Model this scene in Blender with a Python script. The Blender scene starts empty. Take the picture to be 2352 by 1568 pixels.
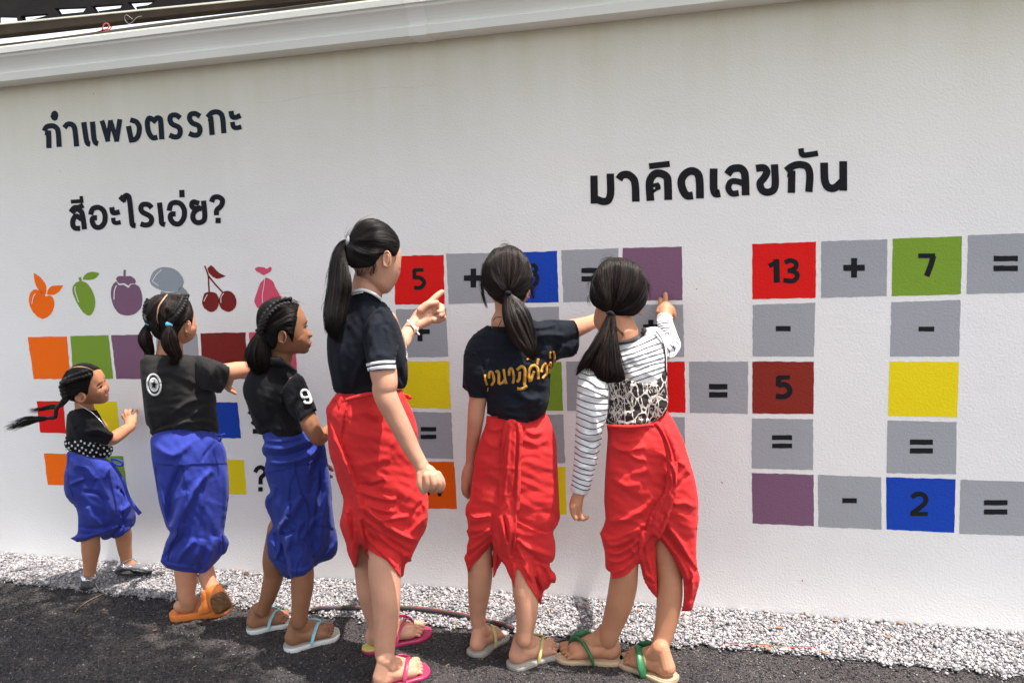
import bpy, math, random
import numpy as np
from mathutils import Matrix, Vector

# ------------------------------------------------------------------ camera, light, exposure
VW, VH = 2352., 1568.                       # units in which the photograph was measured
YAW, PITCH, ROLL, FOC = 0.2708017, -0.1294365, -0.0415418, 1896.36
CAM = np.array([0., -3.1, 1.468])
def rays(pts):
    pts = np.atleast_2d(np.asarray(pts, float))
    x = (pts[:, 0]-VW/2)/FOC; y = -(pts[:, 1]-VH/2)/FOC
    c, s = math.cos(ROLL), math.sin(ROLL); x, y = c*x-s*y, s*x+c*y
    d = np.stack([x, np.ones_like(x), y], 1)
    c, s = math.cos(PITCH), math.sin(PITCH)
    d = np.stack([d[:, 0], c*d[:, 1]-s*d[:, 2], s*d[:, 1]+c*d[:, 2]], 1)
    c, s = math.cos(YAW), math.sin(YAW)
    return np.stack([c*d[:, 0]-s*d[:, 1], s*d[:, 0]+c*d[:, 1], d[:, 2]], 1)
scene = bpy.context.scene
COL = scene.collection
_c = rays([(VW/2, VH/2)])[0]; _r = rays([(VW/2+FOC, VH/2)])[0]-_c; _u = rays([(VW/2, VH/2-FOC)])[0]-_c
FWD = _c/np.linalg.norm(_c)
cd = bpy.data.cameras.new('camera'); cam = bpy.data.objects.new('camera', cd); COL.objects.link(cam)
cd.sensor_width = 36; cd.lens = 36*FOC/VW; cd.clip_start = .05; cd.clip_end = 3000
R = Matrix((_r, _u, -_c)).transposed()
cam.matrix_world = Matrix.Translation(Vector(CAM)) @ R.to_4x4()
scene.camera = cam
SUN = Vector((0.30, -0.058, 0.95)).normalized()          # direction towards the sun
w = bpy.data.worlds.new('World'); scene.world = w; w.use_nodes = True
nt = w.node_tree; sky = nt.nodes.new('ShaderNodeTexSky'); sky.sky_type = 'NISHITA'; sky.sun_disc = False
sky.sun_elevation = math.asin(SUN.z); sky.sun_rotation = math.atan2(SUN.x, SUN.y)
sky.air_density = 1.0; sky.dust_density = 3.5; sky.ozone_density = 1.0
bg = nt.nodes['Background']; bg.inputs[1].default_value = 0.15
hsv = nt.nodes.new('ShaderNodeHueSaturation'); hsv.inputs['Saturation'].default_value = .30   # hazy tropical sky
nt.links.new(sky.outputs[0], hsv.inputs['Color']); nt.links.new(hsv.outputs[0], bg.inputs[0])
sd = bpy.data.lights.new('sun', 'SUN'); sun = bpy.data.objects.new('sun', sd); COL.objects.link(sun)
sd.energy = 3.1; sd.angle = math.radians(.55); sd.color = (1., .935, .88)
sun.rotation_euler = SUN.to_track_quat('Z', 'Y').to_euler()
vs = scene.view_settings; vs.view_transform = 'Standard'; vs.look = 'None'; vs.exposure = 1.52; vs.gamma = 1
vs.use_curve_mapping = False
scene.cycles.max_bounces = 8

rng = np.random.default_rng(7); random.seed(5)

# ------------------------------------------------------------------ measuring helpers
REG = {'A': (0, 0, .2502), 'B': (588, 0, .2502), 'C': (0, 376.3, .2502), 'D': (0, 752.6, .2502), 'E': (0, 1176, .2502),
       'F': (588, 1176, .2502), 'G': (1176, 1176, .2502), 'H': (470.4, 639.7, .2502), 'I': (733.8, 470.4, .2502),
       'J': (1034.9, 526.8, .2502), 'K': (1223, 846.7, .2502), 'L': (658.6, 846.7, .2502), 'M': (94.1, 987.8, .2502),
       'N': (470.4, 987.8, .2502), 'O': (1317.1, 319.9, .2802), 'P': (282.2, 639.7, .1602), 'Q': (0, 809.1, .1602),
       'R': (1298.3, 583.3, .1602), 'S': (987.8, 1176, .1602), 'T': (1764, 1176, .2502), 'V': (0, 0, 1.), 'U': (1091.3, 790.3, .1575),
       'X': (1176, 0, .5), 'Y': (1176, 784.4, .5), 'W': (0, 784.4, .5)}
def T(s):
    """'D 10,20 30,40!' -> points and corner flags"""
    pts = []; fl = []; rg = REG['V']
    for tok in s.split():
        if tok in REG: rg = REG[tok]; continue
        c = tok.endswith('!'); tok = tok.rstrip('!'); a = [float(v) for v in tok.split(',')]
        pts.append([rg[0]+a[0]*rg[2], rg[1]+a[1]*rg[2]]+a[2:]); fl.append(c)
    return pts, fl
def P2(s): return np.array([p[:2] for p in T(s)[0]])
def smooth(s, closed=True, n=6):
    pts, fl = T(s) if isinstance(s, str) else (s, [False]*len(s))
    p = np.array([q[:2] for q in pts]); N = len(p); m = np.zeros_like(p)
    for i in range(N):
        if fl[i]: continue
        if closed: m[i] = (p[(i+1) % N]-p[i-1])/2
        else: m[i] = (p[min(i+1, N-1)]-p[max(i-1, 0)])/2
    out = []
    t = np.linspace(0, 1, n, endpoint=False)[:, None]
    h0 = 2*t**3-3*t**2+1; h1 = t**3-2*t**2+t; h2 = -2*t**3+3*t**2; h3 = t**3-t**2
    for i in range(N if closed else N-1):
        j = (i+1) % N; L = np.linalg.norm(p[j]-p[i])+1e-6
        mi = m[i]*min(1, L/(np.linalg.norm(m[i])+1e-6)); mj = m[j]*min(1, L/(np.linalg.norm(m[j])+1e-6))
        out.append(h0*p[i]+h1*mi+h2*p[j]+h3*mj)
    if not closed: out.append(p[-1:])
    return np.concatenate(out)
def W3(xy, d):
    """photo point + distance d in front of the wall -> world"""
    xy = np.atleast_2d(np.asarray(xy, float)); r = rays(xy); d = np.broadcast_to(np.asarray(d, float), (len(xy),))
    return CAM + r*((3.1-d)/r[:, 1])[:, None]
def mpp(xy, d):
    return (W3(xy, d)-CAM) @ FWD / FOC
def ground(x, y, z=0.):
    r = rays([(x, y)])[0]; return CAM+r*((z-CAM[2])/r[2])
def toV(p):
    """world -> photo units"""
    p = np.atleast_2d(p)-CAM; R3 = np.array([_r, _u, _c]); q = p @ R3.T/np.array([_r@_r, _u@_u, _c@_c])
    return np.stack([VW/2+FOC*q[:, 0]/q[:, 2], VH/2-FOC*q[:, 1]/q[:, 2]], 1)

# ------------------------------------------------------------------ object helpers
def link(name, me, mat=None, parent=None, smooth_=True):
    if not isinstance(me, bpy.types.Mesh):
        v, f = me; m = bpy.data.meshes.new(name); m.from_pydata(np.asarray(v, float).tolist(), [], f.tolist() if isinstance(f, np.ndarray) else [[int(i) for i in a] for a in f]); me = m
    if mat: me.materials.clear(); me.materials.append(mat)
    if smooth_: me.polygons.foreach_set('use_smooth', [True]*len(me.polygons))
    me.update(); o = bpy.data.objects.new(name, me); COL.objects.link(o)
    if parent: o.parent = parent; o.matrix_parent_inverse = parent.matrix_world.inverted() if False else Matrix.Translation(-parent.location)
    return o
def thing(name, loc, label, cat, group=None):
    o = bpy.data.objects.new(name, None); COL.objects.link(o); o.location = Vector([float(a) for a in loc]); o.empty_display_size = .1
    tag(o, label, cat, group); return o
def tag(o, label=None, cat=None, group=None, kind=None):
    for k, v in (('label', label), ('category', cat), ('group', group), ('kind', kind)):
        if v: o[k] = v
    return o
def jn(parts):
    V = []; Fc = []; n = 0
    for v, f in parts:
        V.append(np.asarray(v, float).reshape(-1, 3)); Fc += (np.asarray(f)+n).tolist() if isinstance(f, np.ndarray) else [[int(i)+n for i in q] for q in f]; n += len(V[-1])
    return np.concatenate(V), Fc
def box(x0, x1, y0, y1, z0, z1):
    v = [(x, y, z) for x in (x0, x1) for y in (y0, y1) for z in (z0, z1)]
    return v, [(0, 1, 3, 2), (4, 6, 7, 5), (0, 4, 5, 1), (2, 3, 7, 6), (0, 2, 6, 4), (1, 5, 7, 3)]

# ------------------------------------------------------------------ materials
def mat(name, col, rough=.6, **k):
    m = bpy.data.materials.new(name); m.use_nodes = True; nt = m.node_tree; b = nt.nodes['Principled BSDF']
    b.inputs['Base Color'].default_value = (*col, 1); b.inputs['Roughness'].default_value = rough
    b.inputs['Specular IOR Level'].default_value = k.get('spec', .4)
    b.inputs['Metallic'].default_value = k.get('metal', 0)
    if k.get('sss'):
        b.inputs['Subsurface Weight'].default_value = k['sss']; b.inputs['Subsurface Radius'].default_value = (1, .35, .2); b.inputs['Subsurface Scale'].default_value = .006
    if k.get('sheen'):
        b.inputs['Sheen Weight'].default_value = k['sheen']; b.inputs['Sheen Roughness'].default_value = .5
    if k.get('coat'): b.inputs['Coat Weight'].default_value = k['coat']
    tc = nt.nodes.new('ShaderNodeTexCoord'); last = None
    v = k.get('var')                        # (scale, amount): soft colour variation
    if v:
        n = nt.nodes.new('ShaderNodeTexNoise'); n.inputs['Scale'].default_value = v[0]; n.inputs['Detail'].default_value = 5
        nt.links.new(tc.outputs['Object'], n.inputs['Vector'])
        r = nt.nodes.new('ShaderNodeValToRGB'); a = v[1]
        r.color_ramp.elements[0].position = .3; r.color_ramp.elements[1].position = .7
        c2 = k.get('col2', [c*(1-a) for c in col])
        r.color_ramp.elements[0].color = (*c2, 1); r.color_ramp.elements[1].color = (*[min(1, c*(1+a*.6)) for c in col], 1)
        nt.links.new(n.outputs[0], r.inputs[0]); nt.links.new(r.outputs[0], b.inputs['Base Color'])
    for (sc, st, dist) in k.get('bump', []):
        n = nt.nodes.new('ShaderNodeTexNoise'); n.inputs['Scale'].default_value = sc; n.inputs['Detail'].default_value = 4
        if k.get('stretch'):
            mp = nt.nodes.new('ShaderNodeMapping'); mp.inputs['Scale'].default_value = k['stretch']
            nt.links.new(tc.outputs['Object'], mp.inputs[0]); nt.links.new(mp.outputs[0], n.inputs['Vector'])
        else: nt.links.new(tc.outputs['Object'], n.inputs['Vector'])
        bp = nt.nodes.new('ShaderNodeBump'); bp.inputs['Strength'].default_value = st; bp.inputs['Distance'].default_value = dist
        nt.links.new(n.outputs[0], bp.inputs['Height'])
        if last: nt.links.new(last.outputs[0], bp.inputs['Normal'])
        nt.links.new(bp.outputs[0], b.inputs['Normal']); last = bp
    return m
def plaster(name, col, rough=.75, fine=1., dirt=None):
    """troweled, roller-painted plaster: grain in world space so that paint and wall share it"""
    m = bpy.data.materials.new(name); m.use_nodes = True; nt = m.node_tree; b = nt.nodes['Principled BSDF']
    b.inputs['Roughness'].default_value = rough; b.inputs['Specular IOR Level'].default_value = .35 if min(col) > .7 else .12
    g = nt.nodes.new('ShaderNodeNewGeometry'); L = nt.links.new
    n1 = nt.nodes.new('ShaderNodeTexNoise'); n1.inputs['Scale'].default_value = 125; n1.inputs['Detail'].default_value = 3
    n2 = nt.nodes.new('ShaderNodeTexNoise'); n2.inputs['Scale'].default_value = 6; n2.inputs['Detail'].default_value = 6
    n3 = nt.nodes.new('ShaderNodeTexNoise'); n3.inputs['Scale'].default_value = 1.1; n3.inputs['Detail'].default_value = 5
    for n in (n1, n2, n3): L(g.outputs['Position'], n.inputs['Vector'])
    b1 = nt.nodes.new('ShaderNodeBump'); b1.inputs['Strength'].default_value = .5*fine; b1.inputs['Distance'].default_value = .0038
    b2 = nt.nodes.new('ShaderNodeBump'); b2.inputs['Strength'].default_value = .30; b2.inputs['Distance'].default_value = .010
    L(n1.outputs[0], b1.inputs['Height']); L(n2.outputs[0], b2.inputs['Height']); L(b2.outputs[0], b1.inputs['Normal']); L(b1.outputs[0], b.inputs['Normal'])
    r = nt.nodes.new('ShaderNodeValToRGB'); r.color_ramp.elements[0].position = .3; r.color_ramp.elements[1].position = .7
    r.color_ramp.elements[0].color = (*[c*.93 for c in col], 1); r.color_ramp.elements[1].color = (*[min(c*1.03, .95) for c in col], 1)
    L(n3.outputs[0], r.inputs[0]); out = r.outputs[0]
    if dirt:                                 # yellow-grey stain that runs down from under the gutter
        sx = nt.nodes.new('ShaderNodeSeparateXYZ'); L(g.outputs['Position'], sx.inputs[0])
        mp = nt.nodes.new('ShaderNodeMapping'); mp.inputs['Scale'].default_value = (7, 1, .5); L(g.outputs['Position'], mp.inputs[0])
        ns = nt.nodes.new('ShaderNodeTexNoise'); ns.inputs['Scale'].default_value = 1.6; ns.inputs['Detail'].default_value = 6; L(mp.outputs[0], ns.inputs['Vector'])
        mr = nt.nodes.new('ShaderNodeMapRange'); mr.inputs[1].default_value = 1.35; mr.inputs[2].default_value = 2.3; L(sx.outputs['Z'], mr.inputs[0])
        mu = nt.nodes.new('ShaderNodeMath'); mu.operation = 'MULTIPLY'; L(mr.outputs[0], mu.inputs[0]); L(mr.outputs[0], mu.inputs[1])
        m2 = nt.nodes.new('ShaderNodeMath'); m2.operation = 'MULTIPLY_ADD'; m2.inputs[1].default_value = .7; m2.inputs[2].default_value = .45; L(ns.outputs[0], m2.inputs[0])
        m3 = nt.nodes.new('ShaderNodeMath'); m3.operation = 'MULTIPLY'; L(mu.outputs[0], m3.inputs[0]); L(m2.outputs[0], m3.inputs[1])
        mx = nt.nodes.new('ShaderNodeMixRGB'); mx.inputs[2].default_value = (*dirt, 1); L(m3.outputs[0], mx.inputs[0]); L(out, mx.inputs[1]); out = mx.outputs[0]
    L(out, b.inputs['Base Color'])
    return m
def hairmat(name, col=(.007, .006, .006), tip=(.018, .011, .009), rough=.36):
    m = mat(name, col, rough, spec=.22); nt = m.node_tree; b = nt.nodes['Principled BSDF']
    g = nt.nodes.new('ShaderNodeNewGeometry'); r = nt.nodes.new('ShaderNodeValToRGB')   # every strand a little different
    r.color_ramp.elements[0].color = (*[c*.45 for c in col], 1); r.color_ramp.elements[1].color = (*[c*1.5 for c in tip], 1); e = r.color_ramp.elements.new(.6); e.color = (*col, 1)
    nt.links.new(g.outputs['Random Per Island'], r.inputs[0]); nt.links.new(r.outputs[0], b.inputs['Base Color'])
    r2 = nt.nodes.new('ShaderNodeMapRange'); r2.inputs[3].default_value = rough-.08; r2.inputs[4].default_value = rough+.2; nt.links.new(g.outputs['Random Per Island'], r2.inputs[0]); nt.links.new(r2.outputs[0], b.inputs['Roughness'])
    return m
def cloth(name, col, var=.12, sheen=.15, rough=.85, weave=900):
    return mat(name, col, rough, spec=.2, sheen=sheen, var=(3.5, var), bump=[(9, .35, .014), (34, .30, .006), (weave, .35, .0012)])
# ------------------------------------------------------------------ form building
def seg_dist(px, py, poly, closed=True):
    """distance of grid points to a polyline, plus nearest point"""
    a = poly; b = np.roll(poly, -1, 0) if closed else poly[1:]
    if not closed: a = poly[:-1]
    best = np.full(px.shape, 1e9); nx = px.copy(); ny = py.copy(); tt = np.zeros(px.shape); sg = np.zeros(px.shape)
    n = len(a)
    for i in range(n):
        dx, dy = b[i]-a[i]; L = dx*dx+dy*dy+1e-9
        t = np.clip(((px-a[i, 0])*dx+(py-a[i, 1])*dy)/L, 0, 1)
        qx = a[i, 0]+t*dx; qy = a[i, 1]+t*dy; d = (px-qx)**2+(py-qy)**2
        m = d < best; best[m] = d[m]; nx[m] = qx[m]; ny[m] = qy[m]; tt[m] = (i+t[m])/n
        sg[m] = np.sign((px[m]-a[i, 0])*dy-(py[m]-a[i, 1])*dx)
    return np.sqrt(best), nx, ny, tt, sg
def inside(px, py, poly):
    r = np.zeros(px.shape, bool); n = len(poly); j = n-1
    for i in range(n):
        xi, yi = poly[i]; xj, yj = poly[j]
        c = ((yi > py) != (yj > py)); xx = (xj-xi)*(py-yi)/(yj-yi+1e-12)+xi
        r ^= c & (px < xx); j = i
    return r
def idw(ctrl, x, y):
    if isinstance(ctrl, (int, float)): return np.full(np.shape(x), float(ctrl))
    n = 0; d = 0
    for (cx, cy, cd_) in ctrl:
        wg = 1/((x-cx)**2+(y-cy)**2+60.); wg = wg**1.0; n = n+wg*cd_; d = d+wg
    return n/d
def smax(a, b, k=.006):
    m = np.maximum(a, b); return m+k*np.exp(-np.clip(np.abs(a-b)/k, 0, 20))*.35
class Cover:
    """what lies under a garment: the limbs of the current body as rows of balls"""
    def __init__(s, tags): s.S = np.array([q for t, L in CH if t in tags for q in L])
    def map(s, x, y, sg):
        n = rays(np.stack([np.ravel(x), np.ravel(y)], 1)); n /= np.linalg.norm(n, axis=1)[:, None]
        out = np.full(len(n), -9. if sg > 0 else 9.)
        for cx, cy, cz, r in s.S:
            c = np.array([cx, cy, cz])-CAM; b = n @ c; q = r*r-c @ c+b*b; t = b-sg*np.sqrt(np.maximum(q, 0))
            v = np.where(q > 0, -(CAM[1]+t*n[:, 1]), out); out = np.maximum(out, v) if sg > 0 else np.minimum(out, v)
        return out.reshape(np.shape(x))
CH = []; CHN = []
class Field:
    """round volume swelling out of an outline: half thickness follows the width of the shape"""
    def __init__(s, outline, d, k=.8, cap=None, step=3., n=6):
        s.poly = smooth(outline, True, n) if isinstance(outline, str) else outline
        s.d = [tuple(p) for p in T(d)[0]] if isinstance(d, str) else d
        s.st = step; lo = s.poly.min(0)-3*step; hi = s.poly.max(0)+3*step; s.lo = lo
        nx = int((hi[0]-lo[0])/step)+2; ny = int((hi[1]-lo[1])/step)+2
        X, Y = np.meshgrid(lo[0]+np.arange(nx)*step, lo[1]+np.arange(ny)*step)
        M = inside(X, Y, s.poly); u = np.zeros(X.shape); h2 = step*step
        ev = ((np.indices(X.shape).sum(0)) % 2 == 0)
        om = 2/(1+math.sin(math.pi/max(8, min(M.sum(0).max(), M.sum(1).max()))))
        A = M & ev; B = M & ~ev
        for it in range(int(2.2*max(20, min(M.sum(0).max(), M.sum(1).max())))+30):
            for K in (A, B):
                av = np.zeros_like(u); av[1:-1, 1:-1] = (u[:-2, 1:-1]+u[2:, 1:-1]+u[1:-1, :-2]+u[1:-1, 2:]+h2)/4
                u[K] += om*(av[K]-u[K])
        t = k*np.sqrt(np.maximum(2*u, 0))
        if cap: t = cap*np.tanh(t/cap)
        s.t = t; s.X = X; s.Y = Y
    def th(s, x, y):
        gx = np.clip((x-s.lo[0])/s.st, 0, s.t.shape[1]-1.001); gy = np.clip((y-s.lo[1])/s.st, 0, s.t.shape[0]-1.001)
        i = gx.astype(int); j = gy.astype(int); a = gx-i; b = gy-j; t = s.t
        return (t[j, i]*(1-a)+t[j, i+1]*a)*(1-b)+(t[j+1, i]*(1-a)+t[j+1, i+1]*a)*b
    def base(s, x, y):
        if isinstance(s.d, (int, float)):      # slice through the form stands square to the line of sight
            c = s.poly.mean(0); r = rays([c])[0]; th = math.atan2(-r[0], r[1]); return s.d-(x-c[0])*mpp([c], s.d)[0]*math.sin(th)*.9
        return idw(s.d, x, y)
    cover = None; extra = None
    def front(s, x, y):
        b = s.base(x, y); f = b + s.th(x, y)*mpp(np.stack([x, y], 1), b)
        if s.cover is not None: f = smax(f, s.cover[0].map(x, y, 1)+s.cover[1])
        return f
    def back(s, x, y):
        b = s.base(x, y); f = b - s.th(x, y)*mpp(np.stack([x, y], 1), b)
        if s.cover is not None: f = -smax(-f, -(s.cover[0].map(x, y, -1)-s.cover[1]))
        return f
    def surf(s, x, y):
        f = s.front(x, y)
        if s.extra:
            folds, wr, taper, off, poly = s.extra
            d = seg_dist(x, y, poly)[0]; ins = inside(x, y, poly); sdv = np.where(ins, d, 0); ed = np.clip(sdv/5, 0, 1)
            e = np.clip(sdv/max(taper, 1e-6), 0, 1) if taper else np.ones_like(x); f = f+off*np.sqrt(1-(1-e)**2)
            if len(folds): f = f+fold_disp(x, y, folds)*ed
            if wr: f = f+wrinkle(x, y, *wr)*ed
        return s.clamp(f, x, y)
    def clamp(s, f, x, y):
        return f if s.cover is None else smax(f, s.cover[0].map(x, y, 1)+s.cover[1]*.7, .003)
def grid_of(poly, step):
    lo = poly.min(0)-2*step; hi = poly.max(0)+2*step
    nx = int((hi[0]-lo[0])/step)+2; ny = int((hi[1]-lo[1])/step)+2
    X, Y = np.meshgrid(lo[0]+np.arange(nx)*step, lo[1]+np.arange(ny)*step)
    D, NX, NY, _, _ = seg_dist(X, Y, poly); I = inside(X, Y, poly); sdv = np.where(I, D, -D)
    keep = sdv > -.72*step; snap = keep & (sdv < .38*step)
    X = np.where(snap, NX, X); Y = np.where(snap, NY, Y); sdv = np.where(snap, 0, sdv)
    ids = -np.ones(X.shape, int); 
    q = keep[:-1, :-1] & keep[1:, :-1] & keep[:-1, 1:] & keep[1:, 1:]
    use = np.zeros(X.shape, bool); use[:-1, :-1] |= q; use[1:, :-1] |= q; use[:-1, 1:] |= q; use[1:, 1:] |= q
    ids[use] = np.arange(use.sum())
    F = np.stack([ids[:-1, :-1][q], ids[1:, :-1][q], ids[1:, 1:][q], ids[:-1, 1:][q]], 1)
    return X[use], Y[use], sdv[use], F
def fold_disp(x, y, folds):
    """folds: list of (path, width, amount mm, kind). r = rounded ridge, s = cloth edge lying over on the left of the path"""
    out = np.zeros_like(x)
    for path, wd, am, kd in folds:
        if abs(am) >= 4.5: am *= 1.6 if kd == 'r' else 1.15; wd *= .80
        pl = smooth(path, False, 5)
        d, _, _, t, sg = seg_dist(x, y, pl, False)
        fade = np.clip(np.sin(np.pi*np.clip(t, 0.001, .999)), 0, 1)**.45
        endf = np.where((t < 1e-6) | (t > 1-1e-6), 0.0, 1.0)
        if kd == 'r': out += am*.001*np.exp(-(d/wd)**2)*fade*(.0+endf)
        else:
            s = d*sg; v = np.where(s > 0, np.exp(-s/wd), 0)*np.clip(s/5+.5, 0, 1)+np.where(s <= 0, -.25*np.exp(s/(wd*.4)), 0)
            out += am*.001*v*fade*endf
    return out
def wrinkle(x, y, amp, sc=26., seed=0, ang=0.3, an=3.):
    """gentle random creasing, elongated along ang"""
    r = np.random.default_rng(seed); o = 0
    c, s = math.cos(ang), math.sin(ang); u = x*c+y*s; v = -x*s+y*c
    for k in range(9):
        f = (1+.5*k)/sc; a2 = r.uniform(-.6, .6); ph = r.uniform(0, 6.3); p2 = r.uniform(0, 6.3)
        o = o + np.sin((v*math.cos(a2)+u*math.sin(a2)/an)*f*2.2+ph+1.6*np.sin(u*f*.5+p2))/(1+.6*k)
    c2 = 0
    for k in range(5):                       # a few crisp creases
        a2 = ang+r.uniform(-.9, .9); u2 = x*math.cos(a2)+y*math.sin(a2); v2 = -x*math.sin(a2)+y*math.cos(a2); ph = r.uniform(0, 6.3)
        q = np.sin(v2/(sc*1.5)+ph+1.8*np.sin(u2/(sc*2.6)+ph*2)); c2 = c2+np.exp(-(q/.16)**2)*np.clip(np.sin(u2/(sc*1.9)+ph*3), 0, 1)
    return (o+c2*1.1)*amp*.001
def solid(outline, field, off=0., taper=0., folds=(), step=2.6, wr=None, thin=None, n=6, backoff=0.):
    """closed mesh: front = field front (+off, folds); back = field back or front-thin"""
    poly = smooth(outline, True, n) if isinstance(outline, str) else outline
    x, y, sdv, F = grid_of(poly, step)
    if isinstance(field, Field): field.extra = (folds, wr, taper, off, poly)
    f = field.front(x, y); e = np.clip(sdv/max(taper, 1e-6), 0, 1) if taper else np.ones_like(x)
    e = np.sqrt(1-(1-e)**2)
    fr = f + off*e
    ed = np.clip(sdv/5, 0, 1)
    if len(folds): fr = fr + fold_disp(x, y, folds)*ed
    if wr: fr = fr + wrinkle(x, y, *wr)*ed
    if isinstance(field, Field): fr = field.clamp(fr, x, y)
    bk = (fr-thin) if thin else np.minimum(field.back(x, y)-backoff, fr-.0005)
    n0 = len(x); xy = np.stack([x, y], 1)
    v = np.concatenate([W3(xy, fr), W3(xy, bk)])
    E = {}
    for q in F:
        for a, b in ((q[0], q[1]), (q[1], q[2]), (q[2], q[3]), (q[3], q[0])):
            if (b, a) in E: del E[(b, a)]
            else: E[(a, b)] = 1
    faces = [tuple(q) for q in F]+[(q[3]+n0, q[2]+n0, q[1]+n0, q[0]+n0) for q in F]+[(b, a, a+n0, b+n0) for a, b in E]
    return v, faces
def blob(outline, d, k=.8, cap=None, **kw):
    st = kw.pop('fs', 3.); ov = kw.pop('over', None); oo = kw.pop('lay', .005)
    fld = Field(outline, d, k, cap, step=st)
    if ov: fld.cover = (Cover(ov), oo)
    return solid(outline, fld, **kw), fld

def tube(pts, rad, seg=24, cap=True, flat=None, sub=4, ref=None):
    """tube through world points with radii (metres), rounded ends"""
    p = np.asarray(pts, float); r = np.asarray(rad, float)
    if len(p) > 2 and sub > 1:
        q = []; rr = []
        for i in range(len(p)-1):
            m0 = (p[min(i+1, len(p)-1)]-p[max(i-1, 0)])/2; m1 = (p[min(i+2, len(p)-1)]-p[i])/2
            for k in range(sub):
                t = k/sub; q.append((2*t**3-3*t*t+1)*p[i]+(t**3-2*t*t+t)*m0+(3*t*t-2*t**3)*p[i+1]+(t**3-t*t)*m1); rr.append(r[i]*(1-t)+r[i+1]*t)
        q.append(p[-1]); rr.append(r[-1]); p = np.array(q); r = np.array(rr)
    if cap:
        d0 = p[0]-p[1]; d0 /= np.linalg.norm(d0)+1e-9; d1 = p[-1]-p[-2]; d1 /= np.linalg.norm(d1)+1e-9
        a = [(.98, .2), (.8, .6), (.45, .893)]
        p = np.concatenate([[p[0]+d0*r[0]*c for c, s in a], p, [p[-1]+d1*r[-1]*c for c, s in a[::-1]]])
        r = np.concatenate([[r[0]*s for c, s in a], r, [r[-1]*s for c, s in a[::-1]]])
    n = len(p); tg = np.gradient(p, axis=0); tg /= np.linalg.norm(tg, axis=1)[:, None]+1e-9
    up = np.array([0.123, -.97, .2]); 
    if ref is not None: up = np.asarray(ref, float)
    elif abs(tg[0] @ up)/np.linalg.norm(up) > .9: up = np.array([1, 0, .1])
    V = []; ref = up
    an = np.linspace(0, 2*math.pi, seg, endpoint=False)
    for i in range(n):
        a = ref-tg[i]*(ref @ tg[i]); a /= np.linalg.norm(a)+1e-9; b = np.cross(tg[i], a); ref = a
        ra = r[i]*(flat if flat else 1.)
        V.append(p[i]+np.outer(np.cos(an), a)*ra+np.outer(np.sin(an), b)*r[i])
    V = np.concatenate(V); F = []
    for i in range(n-1):
        for j in range(seg):
            k = (j+1) % seg; F.append((i*seg+j, i*seg+k, (i+1)*seg+k, (i+1)*seg+j))
    F.append(tuple(range(seg))[::-1]); F.append(tuple((n-1)*seg+j for j in range(seg)))
    return V, F
def chain(s, d=None, **kw):
    """'D x,y,r,d ...' r in photo units; optional world joints as ('w',(x,y,z),r)"""
    P = []; Rr = []
    items = s if isinstance(s, list) else [s]
    for it in items:
        if isinstance(it, str):
            for q in T(it)[0]:
                dd = q[3] if len(q) > 3 else d
                P.append(W3([q[:2]], dd)[0]); Rr.append(q[2]*mpp([q[:2]], dd)[0])
        else: P.append(np.array(it[0], float)); Rr.append(it[1])
    p = np.array(P, float); r = np.array(Rr, float); rec = []
    if len(p) > 2:
        q = []; rr = []
        for i in range(len(p)-1):
            m0 = (p[min(i+1, len(p)-1)]-p[max(i-1, 0)])/2; m1 = (p[min(i+2, len(p)-1)]-p[i])/2; L = np.linalg.norm(p[i+1]-p[i])
            m0 *= min(1, 1.2*L/(np.linalg.norm(m0)+1e-9)); m1 *= min(1, 1.2*L/(np.linalg.norm(m1)+1e-9))
            for k in range(5):
                t = k/5; q.append((2*t**3-3*t*t+1)*p[i]+(t**3-2*t*t+t)*m0+(3*t*t-2*t**3)*p[i+1]+(t**3-t*t)*m1); rr.append(r[i]*(1-t)+r[i+1]*t)
        q.append(p[-1]); rr.append(r[-1]); p = np.array(q); r = np.array(rr)
    for i in range(len(p)-1):
        for a in (0, .5): rec.append((*(p[i]*(1-a)+p[i+1]*a), r[i]*(1-a)+r[i+1]*a))
    P, Rr = p, r; kw['sub'] = 1
    CHN.append(rec)
    return tube(P, Rr, **kw)
def fused(name, parts, material, parent, voxel=.0035, smooth_it=4, fac=.5, tags=''):
    """one continuous skin from overlapping closed volumes"""
    global CH, CHN
    CH = list(zip(tags.split(), CHN)); CHN = []
    v, f = jn(parts); me = bpy.data.meshes.new(name+'_src'); me.from_pydata(v.tolist(), [], f); me.update()
    o = bpy.data.objects.new(name+'_src', me); COL.objects.link(o)
    m = o.modifiers.new('r', 'REMESH'); m.mode = 'VOXEL'; m.voxel_size = voxel; m.adaptivity = 0
    if smooth_it: s = o.modifiers.new('s', 'SMOOTH'); s.factor = fac; s.iterations = smooth_it
    dg = bpy.context.evaluated_depsgraph_get(); me2 = bpy.data.meshes.new_from_object(o.evaluated_get(dg))
    bpy.data.objects.remove(o); bpy.data.meshes.remove(me); me2.name = name
    return link(name, me2, material, parent)
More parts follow.
